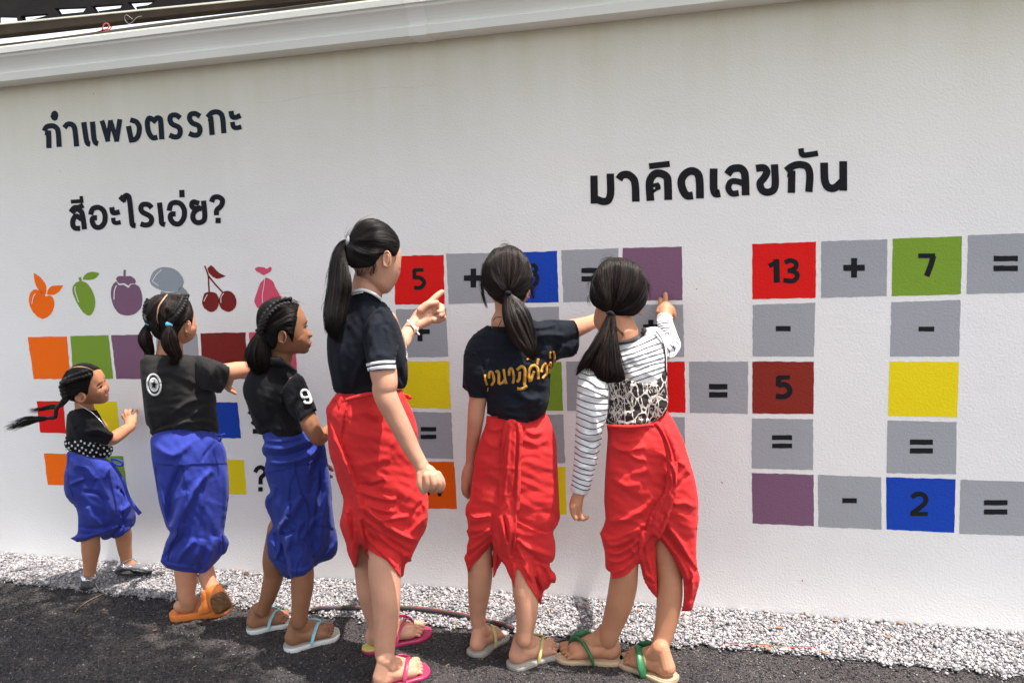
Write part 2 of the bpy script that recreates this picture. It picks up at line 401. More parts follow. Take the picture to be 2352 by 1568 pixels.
def ribbon(path, wd, depth, closed=False, th=.0015, butt=True, sm=True, sub=5):
    """flat painted / sewn stroke lying on a surface: depth = field front, number, or function"""
    p = smooth(path, closed, sub) if sm else P2(path)
    if closed: p = np.concatenate([p, p[:1]])
    t = np.gradient(p, axis=0); t /= np.linalg.norm(t, axis=1)[:, None]+1e-9; nrm = np.stack([-t[:, 1], t[:, 0]], 1)
    wd = np.broadcast_to(np.asarray(wd, float), (len(p),))[:, None] if np.ndim(wd) == 0 else np.interp(np.linspace(0, 1, len(p)), np.linspace(0, 1, len(wd)), wd)[:, None]
    A = p+nrm*wd/2; B = p-nrm*wd/2
    def dep(q): return depth(q[:, 0], q[:, 1]) if callable(depth) else np.full(len(q), float(depth))
    a1 = W3(A, dep(A)+th); b1 = W3(B, dep(B)+th); a0 = W3(A, dep(A)-.001); b0 = W3(B, dep(B)-.001); n = len(p)
    V = np.concatenate([a1, b1, b0, a0]); F = []
    for i in range(n-1):
        for k in range(4):
            l = (k+1) % 4; F.append((k*n+i, k*n+i+1, l*n+i+1, l*n+i))
    F += [(0, n, 2*n, 3*n), (n-1, 4*n-1, 3*n-1, 2*n-1)]
    return V, F
def decal(outline, depth, th=.0015, step=3., sm=True, n=5):
    poly = smooth(outline, True, n) if sm else P2(outline)
    class _F:
        def front(s, x, y): return depth(x, y) if callable(depth) else np.full(np.shape(x), float(depth))
        back = front
    return solid(poly, _F(), off=th, step=step, thin=th+.001)
def strands(guides, n, depth, rad=.0006, jit=1.2, lift=.004, seed=1, seg=3, npt=14, trim=.12, wild=0.):
    """hair lines: blended between neighbouring guide paths (all running root -> tip)"""
    r = np.random.default_rng(seed); G = []
    for g in guides:
        pl = smooth(g, False, 6); L = np.concatenate([[0], np.cumsum(np.linalg.norm(np.diff(pl, axis=0), axis=1))]); L /= L[-1]
        tt = np.linspace(0, 1, npt); G.append(np.stack([np.interp(tt, L, pl[:, 0]), np.interp(tt, L, pl[:, 1])], 1))
    G = np.array(G); m = len(G)-1; tt = np.linspace(0, 1, npt); Q = []
    for i in range(n):
        u = r.uniform(0, m-1e-6); k = int(u); a = u-k; p = G[k]*(1-a)+G[k+1]*a
        w1 = r.normal(0, jit); w2 = r.normal(0, jit); ph = r.uniform(0, 6.3)
        off = (w1*np.sin(tt*2.4+ph)+w2*tt)+wild*r.normal()*tt**2*8
        t = np.gradient(p, axis=0); t /= np.linalg.norm(t, axis=1)[:, None]+1e-9
        p = p+np.stack([-t[:, 1], t[:, 0]], 1)*off[:, None]
        e = 1-abs(r.normal(0, trim)); q0 = abs(r.normal(0, trim*.4)); te = np.linspace(q0, max(e, .4), npt)
        Q.append(np.stack([np.interp(te, tt, p[:, 0]), np.interp(te, tt, p[:, 1])], 1))
    Q = np.array(Q); f = Q.reshape(-1, 2); dd = depth(f[:, 0], f[:, 1]) if callable(depth) else np.full(len(f), float(depth))
    dd = (dd.reshape(n, npt)+r.uniform(0, lift, (n, 1))).ravel(); P = W3(f, dd).reshape(n, npt, 3)
    ra = rad*r.uniform(.6, 1.5, (n, 1))*np.concatenate([np.ones(npt-3), [.8, .55, .25]])[None]
    tg = np.gradient(P, axis=1); tg /= np.linalg.norm(tg, axis=2)[..., None]+1e-9
    vw = (CAM-P); vw /= np.linalg.norm(vw, axis=2)[..., None]; A = np.cross(tg, vw); A /= np.linalg.norm(A, axis=2)[..., None]+1e-9; B = np.cross(A, tg)
    an = np.linspace(0, 2*math.pi, seg, endpoint=False)+.3
    V = P[:, :, None]+ra[..., None, None]*(np.cos(an)[:, None]*A[:, :, None]+np.sin(an)[:, None]*B[:, :, None])
    ix = np.arange(n*npt*seg).reshape(n, npt, seg); jx = np.roll(ix, -1, 2)
    F = np.stack([ix[:, :-1], jx[:, :-1], jx[:, 1:], ix[:, 1:]], -1).reshape(-1, 4)
    return V.reshape(-1, 3), F
def ear(cx, cy, w_, h_, d, tilt=0., flip=1):
    """outer ear: rim, lobe and bowl"""
    d = headf.front(np.array([cx]), np.array([cy]))[0]+.006
    c, s = math.cos(tilt), math.sin(tilt); ps = []
    def q(u, v): return (cx+(u*c-v*s)*w_*flip, cy+(u*s+v*c)*h_)
    rim = [q(math.cos(a)*.42, -math.sin(a)*.45) for a in np.linspace(-.9, 3.9, 12)]
    m = mpp([(cx, cy)], d)[0]
    ps.append(tube(W3(rim, d+.006), [w_*.12*m]*12, seg=8, sub=2))
    lob = [q(-.12, .30), q(.1, .42)]; ps.append(tube(W3(lob, d+.003), [w_*.17*m, w_*.12*m], seg=8))
    bowl = [q(.05, -.2), q(-.02, .1)]; ps.append(tube(W3(bowl, d-.004), [w_*.30*m, w_*.28*m], seg=10))
    anti = [q(.12, -.28), q(-.12, -.12), q(-.14, .15), q(.05, .27)]; ps.append(tube(W3(anti, d+.004), [w_*.07*m]*4, seg=6, sub=3))
    return ps
def foot(heel, toe, side, wd=.085, sole=.012, z0=0., zoff=0.):
    """bare foot from heel and toe points on the ground; side=+1: big toe on the left of the walking direction"""
    h = ground(*heel, z=z0); t = ground(*toe, z=z0); ax = t-h; ax[2] = 0; L = np.linalg.norm(ax); ax /= L; lat = np.array([-ax[1], ax[0], 0])*side; up = np.array([0, 0, 1.])
    def q(u, v, z): return h+ax*u*L+lat*v*wd+up*(z*L+sole+zoff)
    L_ = L; ps = []
    ps.append(tube([q(.11, 0, .13), q(.13, 0, .12), q(.3, 0, .13), q(.5, -.05, .12), q(.70, -.06, .095)], [wd*.30, wd*.33, wd*.32, wd*.36, wd*.33], seg=16))
    ps.append(tube([q(.16, 0, .2), q(.45, .12, .16), q(.74, .24, .085)], [wd*.30, wd*.30, wd*.25], seg=14))
    ps.append(tube([q(.16, 0, .2), q(.45, -.15, .11), q(.68, -.32, .07)], [wd*.30, wd*.26, wd*.20], seg=14))
    ps.append(tube([q(.24, 0, .40), q(.30, .02, .30), q(.48, .05, .21), q(.7, .1, .12)], [wd*.34, wd*.37, wd*.32, wd*.22], seg=14))
    ps.append(tube([q(.19, 0, .40), q(.14, 0, .25), q(.10, 0, .14)], [wd*.27, wd*.29, wd*.31], seg=14))
    for v, u1, rr, zz in ((.35, 1.0, .14, .062), (.105, .985, .095, .055), (-.10, .94, .088, .05), (-.285, .885, .082, .046), (-.45, .825, .08, .042)):
        b = u1-.25
        ps.append(tube([q(b, v*.85, zz+.03), q(u1-.10, v, zz+.022), q(u1-.035, v*1.03, zz-.008)], [wd*rr*1.05, wd*rr*.92, wd*rr*.95], seg=10))
    nails = []
    ank = q(.22, 0, .42); return ps, (h, ax, lat, up, L, wd, q), ank, nails
def sandal(parent, fr, m_sole, m_strap, m_top=None, sole=.012, z0=0., wid=1.25, straps='v', sw=.007, heel_only=False):
    h, ax, lat, up, L, wd, q = fr; name = 'sandal'
    us = [-.07, -.045, .0, .1, .25, .42, .6, .74, .88, .98, 1.05, 1.08]
    hw = [.0, .20, .33, .41, .42, .40, .44, .52, .52, .42, .22, .0]
    sh = [0, 0, 0, 0, 0, .0, -.01, -.02, 0, .03, .05, .06]
    def pt(u, v, z): return h+ax*u*L+lat*v*wd*wid+up*z
    def slab(z_a, z_b, grow=1.):
        ring = []
        uu = np.interp(np.linspace(0, len(us)-1, 40), range(len(us)), us); hh = np.interp(np.linspace(0, len(us)-1, 40), range(len(us)), hw); ss = np.interp(np.linspace(0, len(us)-1, 40), range(len(us)), sh)
        left = [(uu[i], ss[i]+hh[i]*grow) for i in range(40)]; right = [(uu[i], ss[i]-hh[i]*grow) for i in range(38, 0, -1)]
        if heel_only and grow < 1: left = [(min(u, .34), v) for u, v in left]; right = [(min(u, .34), v) for u, v in right]
        ring = left+right; V = []; lv = [(z_a, .97), (z_a+.0025, 1.), (z_b-.0025, 1.), (z_b, .97), (z_b+.0004, .80)]
        for z, s in lv: V += [pt(.5+(u-.5)*(.99 if s < 1 else 1), v*s, z) for u, v in ring]
        n = len(ring); F = []
        for k in range(len(lv)-1):
            for i in range(n): j = (i+1) % n; F.append((k*n+i, k*n+j, (k+1)*n+j, (k+1)*n+i))
        F.append(tuple(range(n))[::-1]); F.append(tuple((len(lv)-1)*n+i for i in range(n))); return V, F
    s = link('sandal', slab(z0, z0+sole), m_sole, parent)
    if m_top: link('footbed', slab(z0+sole, z0+sole+.0012, .86), m_top, s, False)
    if straps == 'v':
        for e in (-1, 1):
            pts = [q(.81, .2, .05), q(.79, .2, .17), q(.70, .13+.10*e, .265), q(.60, .07+.25*e, .295-.02*(e < 0)), q(.50, .02+.42*e, .235-.03*(e < 0)), q(.43, .54*e, .10), q(.40, .54*e, .0)]
            link('strap', tube(pts, [sw*.6, sw*.7, sw*1.05, sw*1.15, sw*1.15, sw*1.05, sw], seg=12, flat=.42, sub=5), m_strap, s)
    return s
# ------------------------------------------------------------------ the setting
M_asph = bpy.data.materials.new('asphalt'); M_asph.use_nodes = True
def _asph():
    nt = M_asph.node_tree; b = nt.nodes['Principled BSDF']; L = nt.links.new; b.inputs['Roughness'].default_value = .9
    b.inputs['Specular IOR Level'].default_value = .25
    tc = nt.nodes.new('ShaderNodeTexCoord')
    v = nt.nodes.new('ShaderNodeTexVoronoi'); v.inputs['Scale'].default_value = 170; L(tc.outputs['Object'], v.inputs['Vector'])
    n = nt.nodes.new('ShaderNodeTexNoise'); n.inputs['Scale'].default_value = 2.2; n.inputs['Detail'].default_value = 8; L(tc.outputs['Object'], n.inputs['Vector'])
    r = nt.nodes.new('ShaderNodeValToRGB'); r.color_ramp.elements[0].color = (.028, .027, .030, 1); r.color_ramp.elements[1].color = (.078, .069, .066, 1)
    r.color_ramp.elements[0].position = .3; r.color_ramp.elements[1].position = .75; L(n.outputs[0], r.inputs[0])
    hs = nt.nodes.new('ShaderNodeMixRGB'); hs.blend_type = 'MULTIPLY'; hs.inputs[0].default_value = .75; L(r.outputs[0], hs.inputs[1])
    r2 = nt.nodes.new('ShaderNodeValToRGB'); r2.color_ramp.elements[0].color = (.35, .35, .36, 1); r2.color_ramp.elements[1].color = (1.6, 1.55, 1.5, 1)
    sp = nt.nodes.new('ShaderNodeSeparateXYZ'); L(v.outputs['Color'], sp.inputs[0]); L(sp.outputs[0], r2.inputs[0]); L(r2.outputs[0], hs.inputs[2]); L(hs.outputs[0], b.inputs['Base Color'])
    bp = nt.nodes.new('ShaderNodeBump'); bp.invert = True; bp.inputs['Strength'].default_value = 1; bp.inputs['Distance'].default_value = .006
    L(v.outputs['Distance'], bp.inputs['Height']); L(bp.outputs[0], b.inputs['Normal'])
_asph()
# asphalt: one sheet to the horizon, gently crumbly near the camera
tag(link('asphalt_ground', ([(-400, -400, 0), (400, -400, 0), (400, 400, 0), (-400, 400, 0)], [(0, 1, 2, 3)]), M_asph, None, False), kind='structure')

def edge_y(x):                       # front edge of the gravel strip
    return -(.275+.012*math.sin(x*2.1)+.018*math.sin(x*.9+1)+np.interp(x, [-8, -3.2, -1.9, -.8, .1, .9, 4], [.0, .02, .035, .055, -.01, -.01, 0.]))
xs = np.linspace(-9, 6, 160)
bed = [(x, 0.05, .004) for x in xs]+[(x, edge_y(x)+.012*math.sin(x*37)+.008*math.sin(x*91), .004) for x in xs]
M_bed = mat('gravel bed', (.20, .20, .205), .95, bump=[(90, .8, .01)], var=(40, .5))
tag(link('gravel_bed', (bed, [(i, 160+i, 161+i, i+1) for i in range(159)]), M_bed, None, False), kind='structure')
# the crushed stones, every one a solid of its own
def stones(name, n, xr, yf, size, mt, z=.004, pile=0., seed=3):
    r = np.random.default_rng(seed); base = np.array([[1, 0, 0], [-1, 0, 0], [0, 1, 0], [0, -1, 0], [0, 0, 1], [0, 0, -1]], float)
    bf = np.array([[0, 2, 4], [2, 1, 4], [1, 3, 4], [3, 0, 4], [2, 0, 5], [1, 2, 5], [3, 1, 5], [0, 3, 5]])
    x = r.uniform(xr[0], xr[1], n); y = yf(x, r.uniform(0, 1, n), r)
    s = size*np.exp(r.normal(0, .32, n)); sc = np.stack([s*r.uniform(.8, 1.5, n), s*r.uniform(.6, 1.1, n), s*r.uniform(.45, .8, n)], 1)
    v = base[None]*sc[:, None]*r.uniform(.7, 1.25, (n, 6, 1))+r.normal(0, .16, (n, 6, 3))*s[:, None, None]
    q = r.normal(0, 1, (n, 3)); a = r.uniform(0, 6.28, n); b = r.normal(0, .45, n); ca, sa, cb, sb = np.cos(a), np.sin(a), np.cos(b), np.sin(b)
    X = v[..., 0]*ca[:, None]-v[..., 1]*sa[:, None]; Y = v[..., 0]*sa[:, None]+v[..., 1]*ca[:, None]; Z = v[..., 2]
    Y, Z = Y*cb[:, None]-Z*sb[:, None], Y*sb[:, None]+Z*cb[:, None]
    zz = z+s*.45+r.uniform(0, 1, n)**1.5*pile
    V = np.stack([X+x[:, None], Y+y[:, None], Z+zz[:, None]], -1).reshape(-1, 3)
    F = (bf[None]+6*np.arange(n)[:, None, None]).reshape(-1, 3)
    me = bpy.data.meshes.new(name); me.vertices.add(len(V)); me.vertices.foreach_set('co', V.ravel())
    me.loops.add(F.size); me.loops.foreach_set('vertex_index', F.ravel()); me.polygons.add(len(F))
    me.polygons.foreach_set('loop_start', np.arange(len(F))*3); me.polygons.foreach_set('loop_total', np.full(len(F), 3)); me.update(calc_edges=True)
    return link(name, me, mt, None, False)
def rand_mat(name, stops, rough=.8):
    m = bpy.data.materials.new(name); m.use_nodes = True; nt = m.node_tree; b = nt.nodes['Principled BSDF']; b.inputs['Roughness'].default_value = rough
    b.inputs['Specular IOR Level'].default_value = .3
    g = nt.nodes.new('ShaderNodeNewGeometry'); r = nt.nodes.new('ShaderNodeValToRGB'); r.color_ramp.interpolation = 'LINEAR'
    while len(r.color_ramp.elements) < len(stops): r.color_ramp.elements.new(.5)
    for e, (p, c) in zip(r.color_ramp.elements, stops): e.position = p; e.color = (*c, 1)
    nt.links.new(g.outputs['Random Per Island'], r.inputs[0]); nt.links.new(r.outputs[0], b.inputs['Base Color']); return m
M_stone = rand_mat('crushed stone', [(0, (.15, .15, .155)), (.3, (.25, .245, .25)), (.65, (.34, .325, .33)), (.92, (.46, .44, .44)), (1, (.34, .24, .20))])
def yf(x, u, r): e = np.array([edge_y(a) for a in x]); return -.004+u**.97*(e-.0+.012*np.sin(x*37)+.008*np.sin(x*91)+r.normal(0, .012, len(x)))
tag(stones('gravel', 80000, (-4.6, 2.0), yf, .0051, M_stone, pile=.009), kind='stuff')
M_grain = rand_mat('asphalt grain', [(0, (.014, .014, .016)), (.5, (.044, .041, .042)), (.9, (.095, .085, .080)), (1, (.22, .20, .19))], .85)
def yg(x, u, r): e = np.array([edge_y(a) for a in x]); return e-.01-u*1.35
tag(stones('asphalt_grit', 120000, (-4.4, 1.5), yg, .0027, M_grain, z=.000, seed=9), kind='stuff')

# ---- the wall
M_wall = plaster('wall paint', (.83, .812, .785), dirt=(.60, .57, .38))
wall = thing('painted_wall', (0, 0, 0), 'long white plastered wall painted with Thai headings, fruit and coloured sum squares', 'wall')
def wall_mesh():
    nx = 60; X = np.linspace(-9, 6, nx); v = [(x, 0, z) for z in (0, 1.1, 2.39) for x in X]+[(x, .16, z) for z in (2.39, 0) for x in X]
    return v, [(k*nx+i, k*nx+i+1, (k+1)*nx+i+1, (k+1)*nx+i) for k in range(4) for i in range(nx-1)]
link('plaster_wall', wall_mesh(), M_wall, wall, False)
PM = {}
PC = {'red': (.72, .012, .010), 'grey': (.355, .362, .382), 'green': (.20, .33, .035), 'purple': (.205, .105, .17), 'blue': (.012, .060, .42),
      'brown': (.25, .028, .018), 'yellow': (.84, .66, .012), 'orange': (.95, .155, .006), 'darkorange': (.82, .11, .003), 'pink': (.68, .09, .16),
      'fruitgrey': (.30, .33, .36), 'fruitgrey2': (.27, .29, .31), 'black': (.013, .013, .016), 'navy': (.012, .018, .030), 'white': (.80, .80, .79), 'maroon': (.20, .020, .016)}
for k, c in PC.items(): PM[k] = plaster('paint '+k, c, .6, .9)
def rough_poly(pts, amp=.9, seed=0):
    r = np.random.default_rng(seed); out = []
    p = np.array(pts, float)
    for i in range(len(p)):
        a, b = p[i], p[(i+1) % len(p)]; L = np.linalg.norm(b-a); k = max(2, int(L/9)); nrm = np.array([-(b-a)[1], (b-a)[0]])/(L+1e-6)
        for j in range(k): out.append(a+(b-a)*j/k+nrm*r.normal(0, amp)*.45)
    return np.array(out)
def flat(name, pts, col, lay=1, parent=None, label=None, amp=.9):
    """paint film: thin raised sheet on the wall"""
    p = rough_poly(pts, amp, int(abs(pts[0][0]*7+pts[0][1])))
    a = W3(p, .0007*lay); b = W3(p, -.001); n = len(p)
    o = link(name, (np.concatenate([a, b]), [tuple(range(n))]+[(i, n+i, n+(i+1) % n, (i+1) % n) for i in range(n)]), PM[col], parent or wall, False)
    if label: o['label'] = label
    return o
def sq(col, s, lab=None): return flat('painted_square', P2(s), col, 1, None, (lab or col+' painted square')+' on the wall')
# sums on the right
S = {}
S['a'] = sq('red', 'V 1727.5,560.5 1874.5,555 1873.5,684 1728,687', 'red square with 13')
S['b'] = sq('grey', 'V 1886.5,554 2038.5,549.5 2036.5,680 1886,684', 'grey square with plus')
S['c'] = sq('green', 'V 2050.5,548.5 2209.5,542.5 2207.5,675.5 2048,680', 'green square with 7')
S['d'] = sq('grey', 'V 2223.5,540.5 2420,533 2418,671 2220,675')
S['e'] = sq('grey', 'X 1105,1400 1394,1390 1387,1638 1105,1636', 'grey square with minus'); S['f'] = sq('grey', 'X 1743,1388 2061,1377 2055,1637 1737,1637', 'grey square with minus')
S['g'] = sq('brown', 'V 1728.5,830 1869.5,830.5 1868.5,950.5 1728,949', 'brown square with 5')
S['h'] = sq('yellow', 'V 2043.5,829.5 2202.5,830.5 2198.5,957.5 2039.5,954.5')
S['i'] = sq('grey', 'Y 813,92 1085,91 1083,331 816,327', 'grey square with equals sign')
S['j'] = sq('grey', 'Y 1102,352 1384,356 1383,589 1101,581'); S['k'] = sq('grey', 'Y 1725,362 2043,369 2040,609 1720,603')
S['l'] = sq('purple', 'V 1726.5,1086 1869,1089.5 1869.5,1208 1728.5,1201.5')
S['m'] = sq('grey', 'Y 1405,611 1696,622 1698,862 1408,850'); S['n'] = sq('blue', 'V 2035.5,1095 2195,1100 2192,1223 2036.5,1215', 'blue square with 2')
S['o'] = sq('grey', 'Y 2061,633 2500,647 2500,895 2055,882')
# sums in the middle
S['5'] = sq('red', 'V 905,588.5 1019,585 1021.5,698.5 907.5,699.5', 'red square with 5')
S['p'] = sq('grey', 'X -303,1165 V 1178,580 1180,694 1030.5,698'); 
S['8'] = sq('blue', 'J 660,208 975,197 993,668 680,675', 'blue square with 8')
S['q'] = sq('grey', 'J 1015,192 1540,172 1550,662 1035,667'); S['r'] = sq('purple', 'J 1580,172 2123,158 2130,649 1590,655')
S['s'] = sq('grey', 'H 1755,280 2213,275 2235,718 1765,722'); S['t'] = sq('grey', 'J 640,716 995,709 1000,1180 660,1180')
S['u'] = sq('grey', 'J 1590,692 2133,689 2145,1170 1600,1175')
S['v'] = sq('yellow', 'H 1768,757 2240,757 2258,1192 1780,1178'); S['w'] = sq('green', 'J 700,1213 1018,1215 1033,1660 K 285,383 -60,380', 'olive square')
S['x'] = sq('grey', 'J 1060,1212 1560,1212 K 808,385 320,385'); S['y'] = sq('red', 'J 1600,1212 2148,1212 2158,1645 K 1403,402 860,395')
S['z'] = sq('grey', 'H 1790,1220 2262,1230 2282,1653 1800,1640'); S['1'] = sq('grey', 'K -60,420 282,420 300,862 -40,862')
S['2'] = sq('grey', 'K 860,440 1398,442 1403,880 870,875'); S['3'] = sq('darkorange', 'L 1060,850 1535,853 1563,1285 1080,1278', 'orange square with a number')
S['4'] = sq('yellow', 'K -30,893 302,898 315,1335 -20,1330')
# colours on the left
sq('orange', 'D 255,85 615,80 645,470 310,470'); sq('green', 'D 645,75 995,68 1040,468 670,470'); sq('purple', 'D 1020,68 1400,60 1420,468 1068,470')
sq('grey', 'D 1430,60 1812,52 1835,465 1450,468', 'pale grey square'); sq('maroon', 'D 1840,50 2255,43 2268,468 1862,468'); sq('pink', 'H 405,493 822,490 848,850 425,870')
sq('red', 'D 335,672 580,672 608,970 370,960'); sq('yellow', 'D 860,675 1070,675 1097,955 880,950'); sq('blue', 'D 1900,683 2180,683 2212,1012 1920,1008')
sq('orange', 'D 403,1150 640,1157 650,1445 438,1440'); sq('green', 'D 960,1172 1130,1177 1165,1480 980,1470'); sq('yellow', 'D 2000,1205 2238,1212 2265,1528 2020,1520')
def sign(name, kind, s, par, w_=12, col='black', label=None):
    """s: centre and size in photo units (cx, cy, w, h)"""
    cx, cy, a, h = s; th = w_; o = []
    def r(x0, x1, y0, y1):
        sk = -.035*0; o.append(rough_poly([(x0, y0), (x1, y0), (x1, y1), (x0, y1)], .5, int(x0+y0)))
    if kind == '=': r(cx-a/2, cx+a/2, cy-h/2, cy-h/2+th); r(cx-a/2, cx+a/2, cy+h/2-th, cy+h/2)
    if kind == '-': r(cx-a/2, cx+a/2, cy-h/2, cy+h/2)
    if kind == '+':
        p = [(cx-th/2, cy-h/2), (cx+th/2, cy-h/2), (cx+th/2, cy-th/2), (cx+a/2, cy-th/2), (cx+a/2, cy+th/2), (cx+th/2, cy+th/2), (cx+th/2, cy+h/2), (cx-th/2, cy+h/2), (cx-th/2, cy+th/2), (cx-a/2, cy+th/2), (cx-a/2, cy-th/2), (cx-th/2, cy-th/2)]
        o.append(rough_poly(p, .5, int(cx)))
    parts = []
    for p in o:
        a_ = W3(p, .0014); b_ = W3(p, 0); n = len(p); parts.append((np.concatenate([a_, b_]), [tuple(range(n))]+[(i, n+i, n+(i+1) % n, (i+1) % n) for i in range(n)]))
    q = link(name, jn(parts), PM[col], par, False)
    return q
def split_corners(s, w_):
    pts, fl = T(s); out = []; cur = [pts[0]]
    for i in range(1, len(pts)):
        cur.append(pts[i])
        if (fl[i] and i < len(pts)-1): out.append(cur); cur = [pts[i]]
    out.append(cur); res = []
    for k, c in enumerate(out):
        c = [np.array(q[:2]) for q in c]
        if k > 0: d = c[0]-c[1]; c[0] = c[0]+d/(np.linalg.norm(d)+1e-6)*w_*.42
        if k < len(out)-1: d = c[-1]-c[-2]; c[-1] = c[-1]+d/(np.linalg.norm(d)+1e-6)*w_*.42
        res.append('V '+' '.join('%f,%f' % (q[0], q[1]) for q in c))
    return res
def glyph(name, paths, par, w_=11, col='black', lay=2):
    """letters and figures as broad brush strokes"""
    parts = []
    for i, s in enumerate(paths if isinstance(paths, list) else [paths]):
        w1 = w_; cl = False
        if isinstance(s, tuple): s, w1 = s
        if s.startswith('@'): parts.append(decal(s[1:], 0., th=.0007*lay, step=2., sm=False, n=1)); continue
        for r_, sub_ in enumerate(split_corners(s, w1)): parts.append(ribbon(sub_, w1, 0., th=.0007*lay+.0002*i+.00013*r_, sub=5))
    return link(name, jn(parts), PM[col], par, False)
glyph('painted_number', ['X 1180,1222! 1215,1205! 1214,1190!', ('X 1214,1192! 1217,1298!', 14)], S['a'], 11)
glyph('painted_number', ['X 1253,1206 1280,1196 1304,1208 1303,1228 1283,1241 1266,1243!', 'X 1266,1243! 1285,1244 1308,1256 1309,1275 1290,1290 1247,1287'], S['a'], 11)
glyph('painted_number', [('X 1866,1175! 1944,1175!', 11), ('X 1936,1175! 1925,1215 1905,1268!', 13)], S['c'])
glyph('painted_number', [('Y 1276,164! 1222,164!', 10), ('Y 1225,160! 1224,205!', 12), ('Y 1224,200! 1255,197 1275,215 1273,238 1250,252 1212,250', 12)], S['g'])
glyph('painted_number', ['Y 1836,714 1860,700 1888,702 1902,722 1893,745 1836,790!', ('Y 1830,791! 1910,790!', 9)], S['n'], 11)
glyph('painted_number', [('I 955,598! 865,598!', 8), ('I 872,590! 872,680!', 9), ('I 870,668! 920,668 955,695 958,725 925,760 868,758', 9)], S['5'])
glyph('painted_number', ['I 1940,560 1970,555 1990,585 1975,620 1945,630!', 'I 1945,631! 1985,640 2000,675 1985,725 1940,735'], S['8'], 9)
glyph('painted_number', ['L 1290,1100! 1300,1160!'], S['3'], 9); glyph('painted_number', ['L 1370,1125! 1415,1122! 1400,1122! 1405,1168!'], S['3'], 8)
def sg(kind, X0, X1, Y0, Y1, par, th=12.5): sign('painted_sign', kind, ((X0+X1)/2, (Y0+Y1)/2, X1-X0, Y1-Y0), par, th)
sg('+', 1176+1522/2, 1176+1621/2, 1185/2, 1275/2, S['b'], 14); sg('=', 1176+2212/2, 1176+2324/2, 1175/2, 1245/2, S['d'])
sg('-', 1176+1212/2, 1176+1280/2, 1497/2, 1521/2, S['e']); sg('-', 1176+1868/2, 1176+1940/2, 1500/2, 1522/2, S['f'])
sg('=', 1176+905/2, 1176+990/2, 784.4+194/2, 784.4+256/2, S['i']); sg('=', 1176+1195/2, 1176+1287/2, 784.4+429/2, 784.4+489/2, S['j'], 11)
sg('=', 1176+1828/2, 1176+1934/2, 784.4+449/2, 784.4+513/2, S['k'], 12); sg('-', 1176+1517/2, 1176+1584/2, 784.4+718/2, 784.4+741/2, S['m'])
sg('=', 1176+2168/2, 1176+2276/2, 784.4+727/2, 784.4+793/2, S['o'], 12)
sg('+', 733.8+1327/4, 733.8+1500/4, 470.4+585/4, 470.4+760/4, S['p'], 13); sg('=', 1034.9+1203/4, 1034.9+1375/4, 526.8+353/4, 526.8+478/4, S['q'], 12)
sg('+', 1034.9+1770/4, 1034.9+1910/4, 526.8+830/4, 526.8+960/4, S['u'], 12); sg('+', 470.4+1890/4, 470.4+2067/4, 639.7+400/4, 639.7+575/4, S['s'], 11.5)
sg('=', 470.4+1983/4, 470.4+2127/4, 639.7+1362/4, 639.7+1472/4, S['z'], 10)
wg = wall
glyph('painted_question_mark', [('N 462,385 480,352 515,338 550,362 550,400 515,435 512,495!', 9.5), ('N 490,540! 532,540!', 10)], wg)
glyph('painted_question_mark', [('H 400,1220! 445,1250!', 8), ('H 430,1310! 475,1345!', 9), ('H 440,1400! 485,1400!', 11)], wg)
# heading one: a Thai line in navy
g1 = [['A 405,1205 430,1165 490,1158 530,1195 543,1350!', 'A 412,1218! 445,1222! 448,1360!'], ['@A 470,1040 485,1020 510,1017 530,1035 535,1065 525,1100 505,1112 480,1102 462,1075'],
      ['A 590,1175 620,1142 660,1145 685,1180 703,1345!'], ['A 768,1122! 790,1270 805,1318 828,1325!'], ['A 848,1118! 862,1270 878,1312 900,1320!'],
      [('A 935,1108! 992,1300!', 11), ('A 985,1300! 1013,1105!', 10), ('A 1013,1105! 1072,1300!', 10), ('A 1068,1300! 1100,1095!', 11)],
      ['A 1195,1102 1250,1120 1278,1170 1270,1240 1240,1280 1205,1285! 1178,1158!'],
      ['A 1445,1260! 1400,1265 1365,1215 1352,1130 1372,1085 1415,1110! 1440,1085 1468,1090 1475,1120 1485,1280!'],
      ['A 1655,1085 1615,1058 1570,1065 1560,1100 1580,1140 1640,1170 1655,1210 1640,1250 1600,1258 1555,1240'],
      ['A 1835,1070 1795,1045 1750,1052 1740,1090 1765,1130 1820,1155 1836,1195 1820,1235 1780,1242 1735,1225'],
      ['A 1905,1080 1940,1040 1990,1028 2030,1050 2045,1100 2055,1225!', 'A 1910,1088! 1935,1092! 1947,1240!'],
      ['A 2120,1020! 2132,1072 2165,1078 2208,1060!', ('A 2132,1120! 2145,1168 2175,1175 2215,1165!', 11)]]
for g in g1: glyph('painted_letter', g, wg, 12, 'navy')
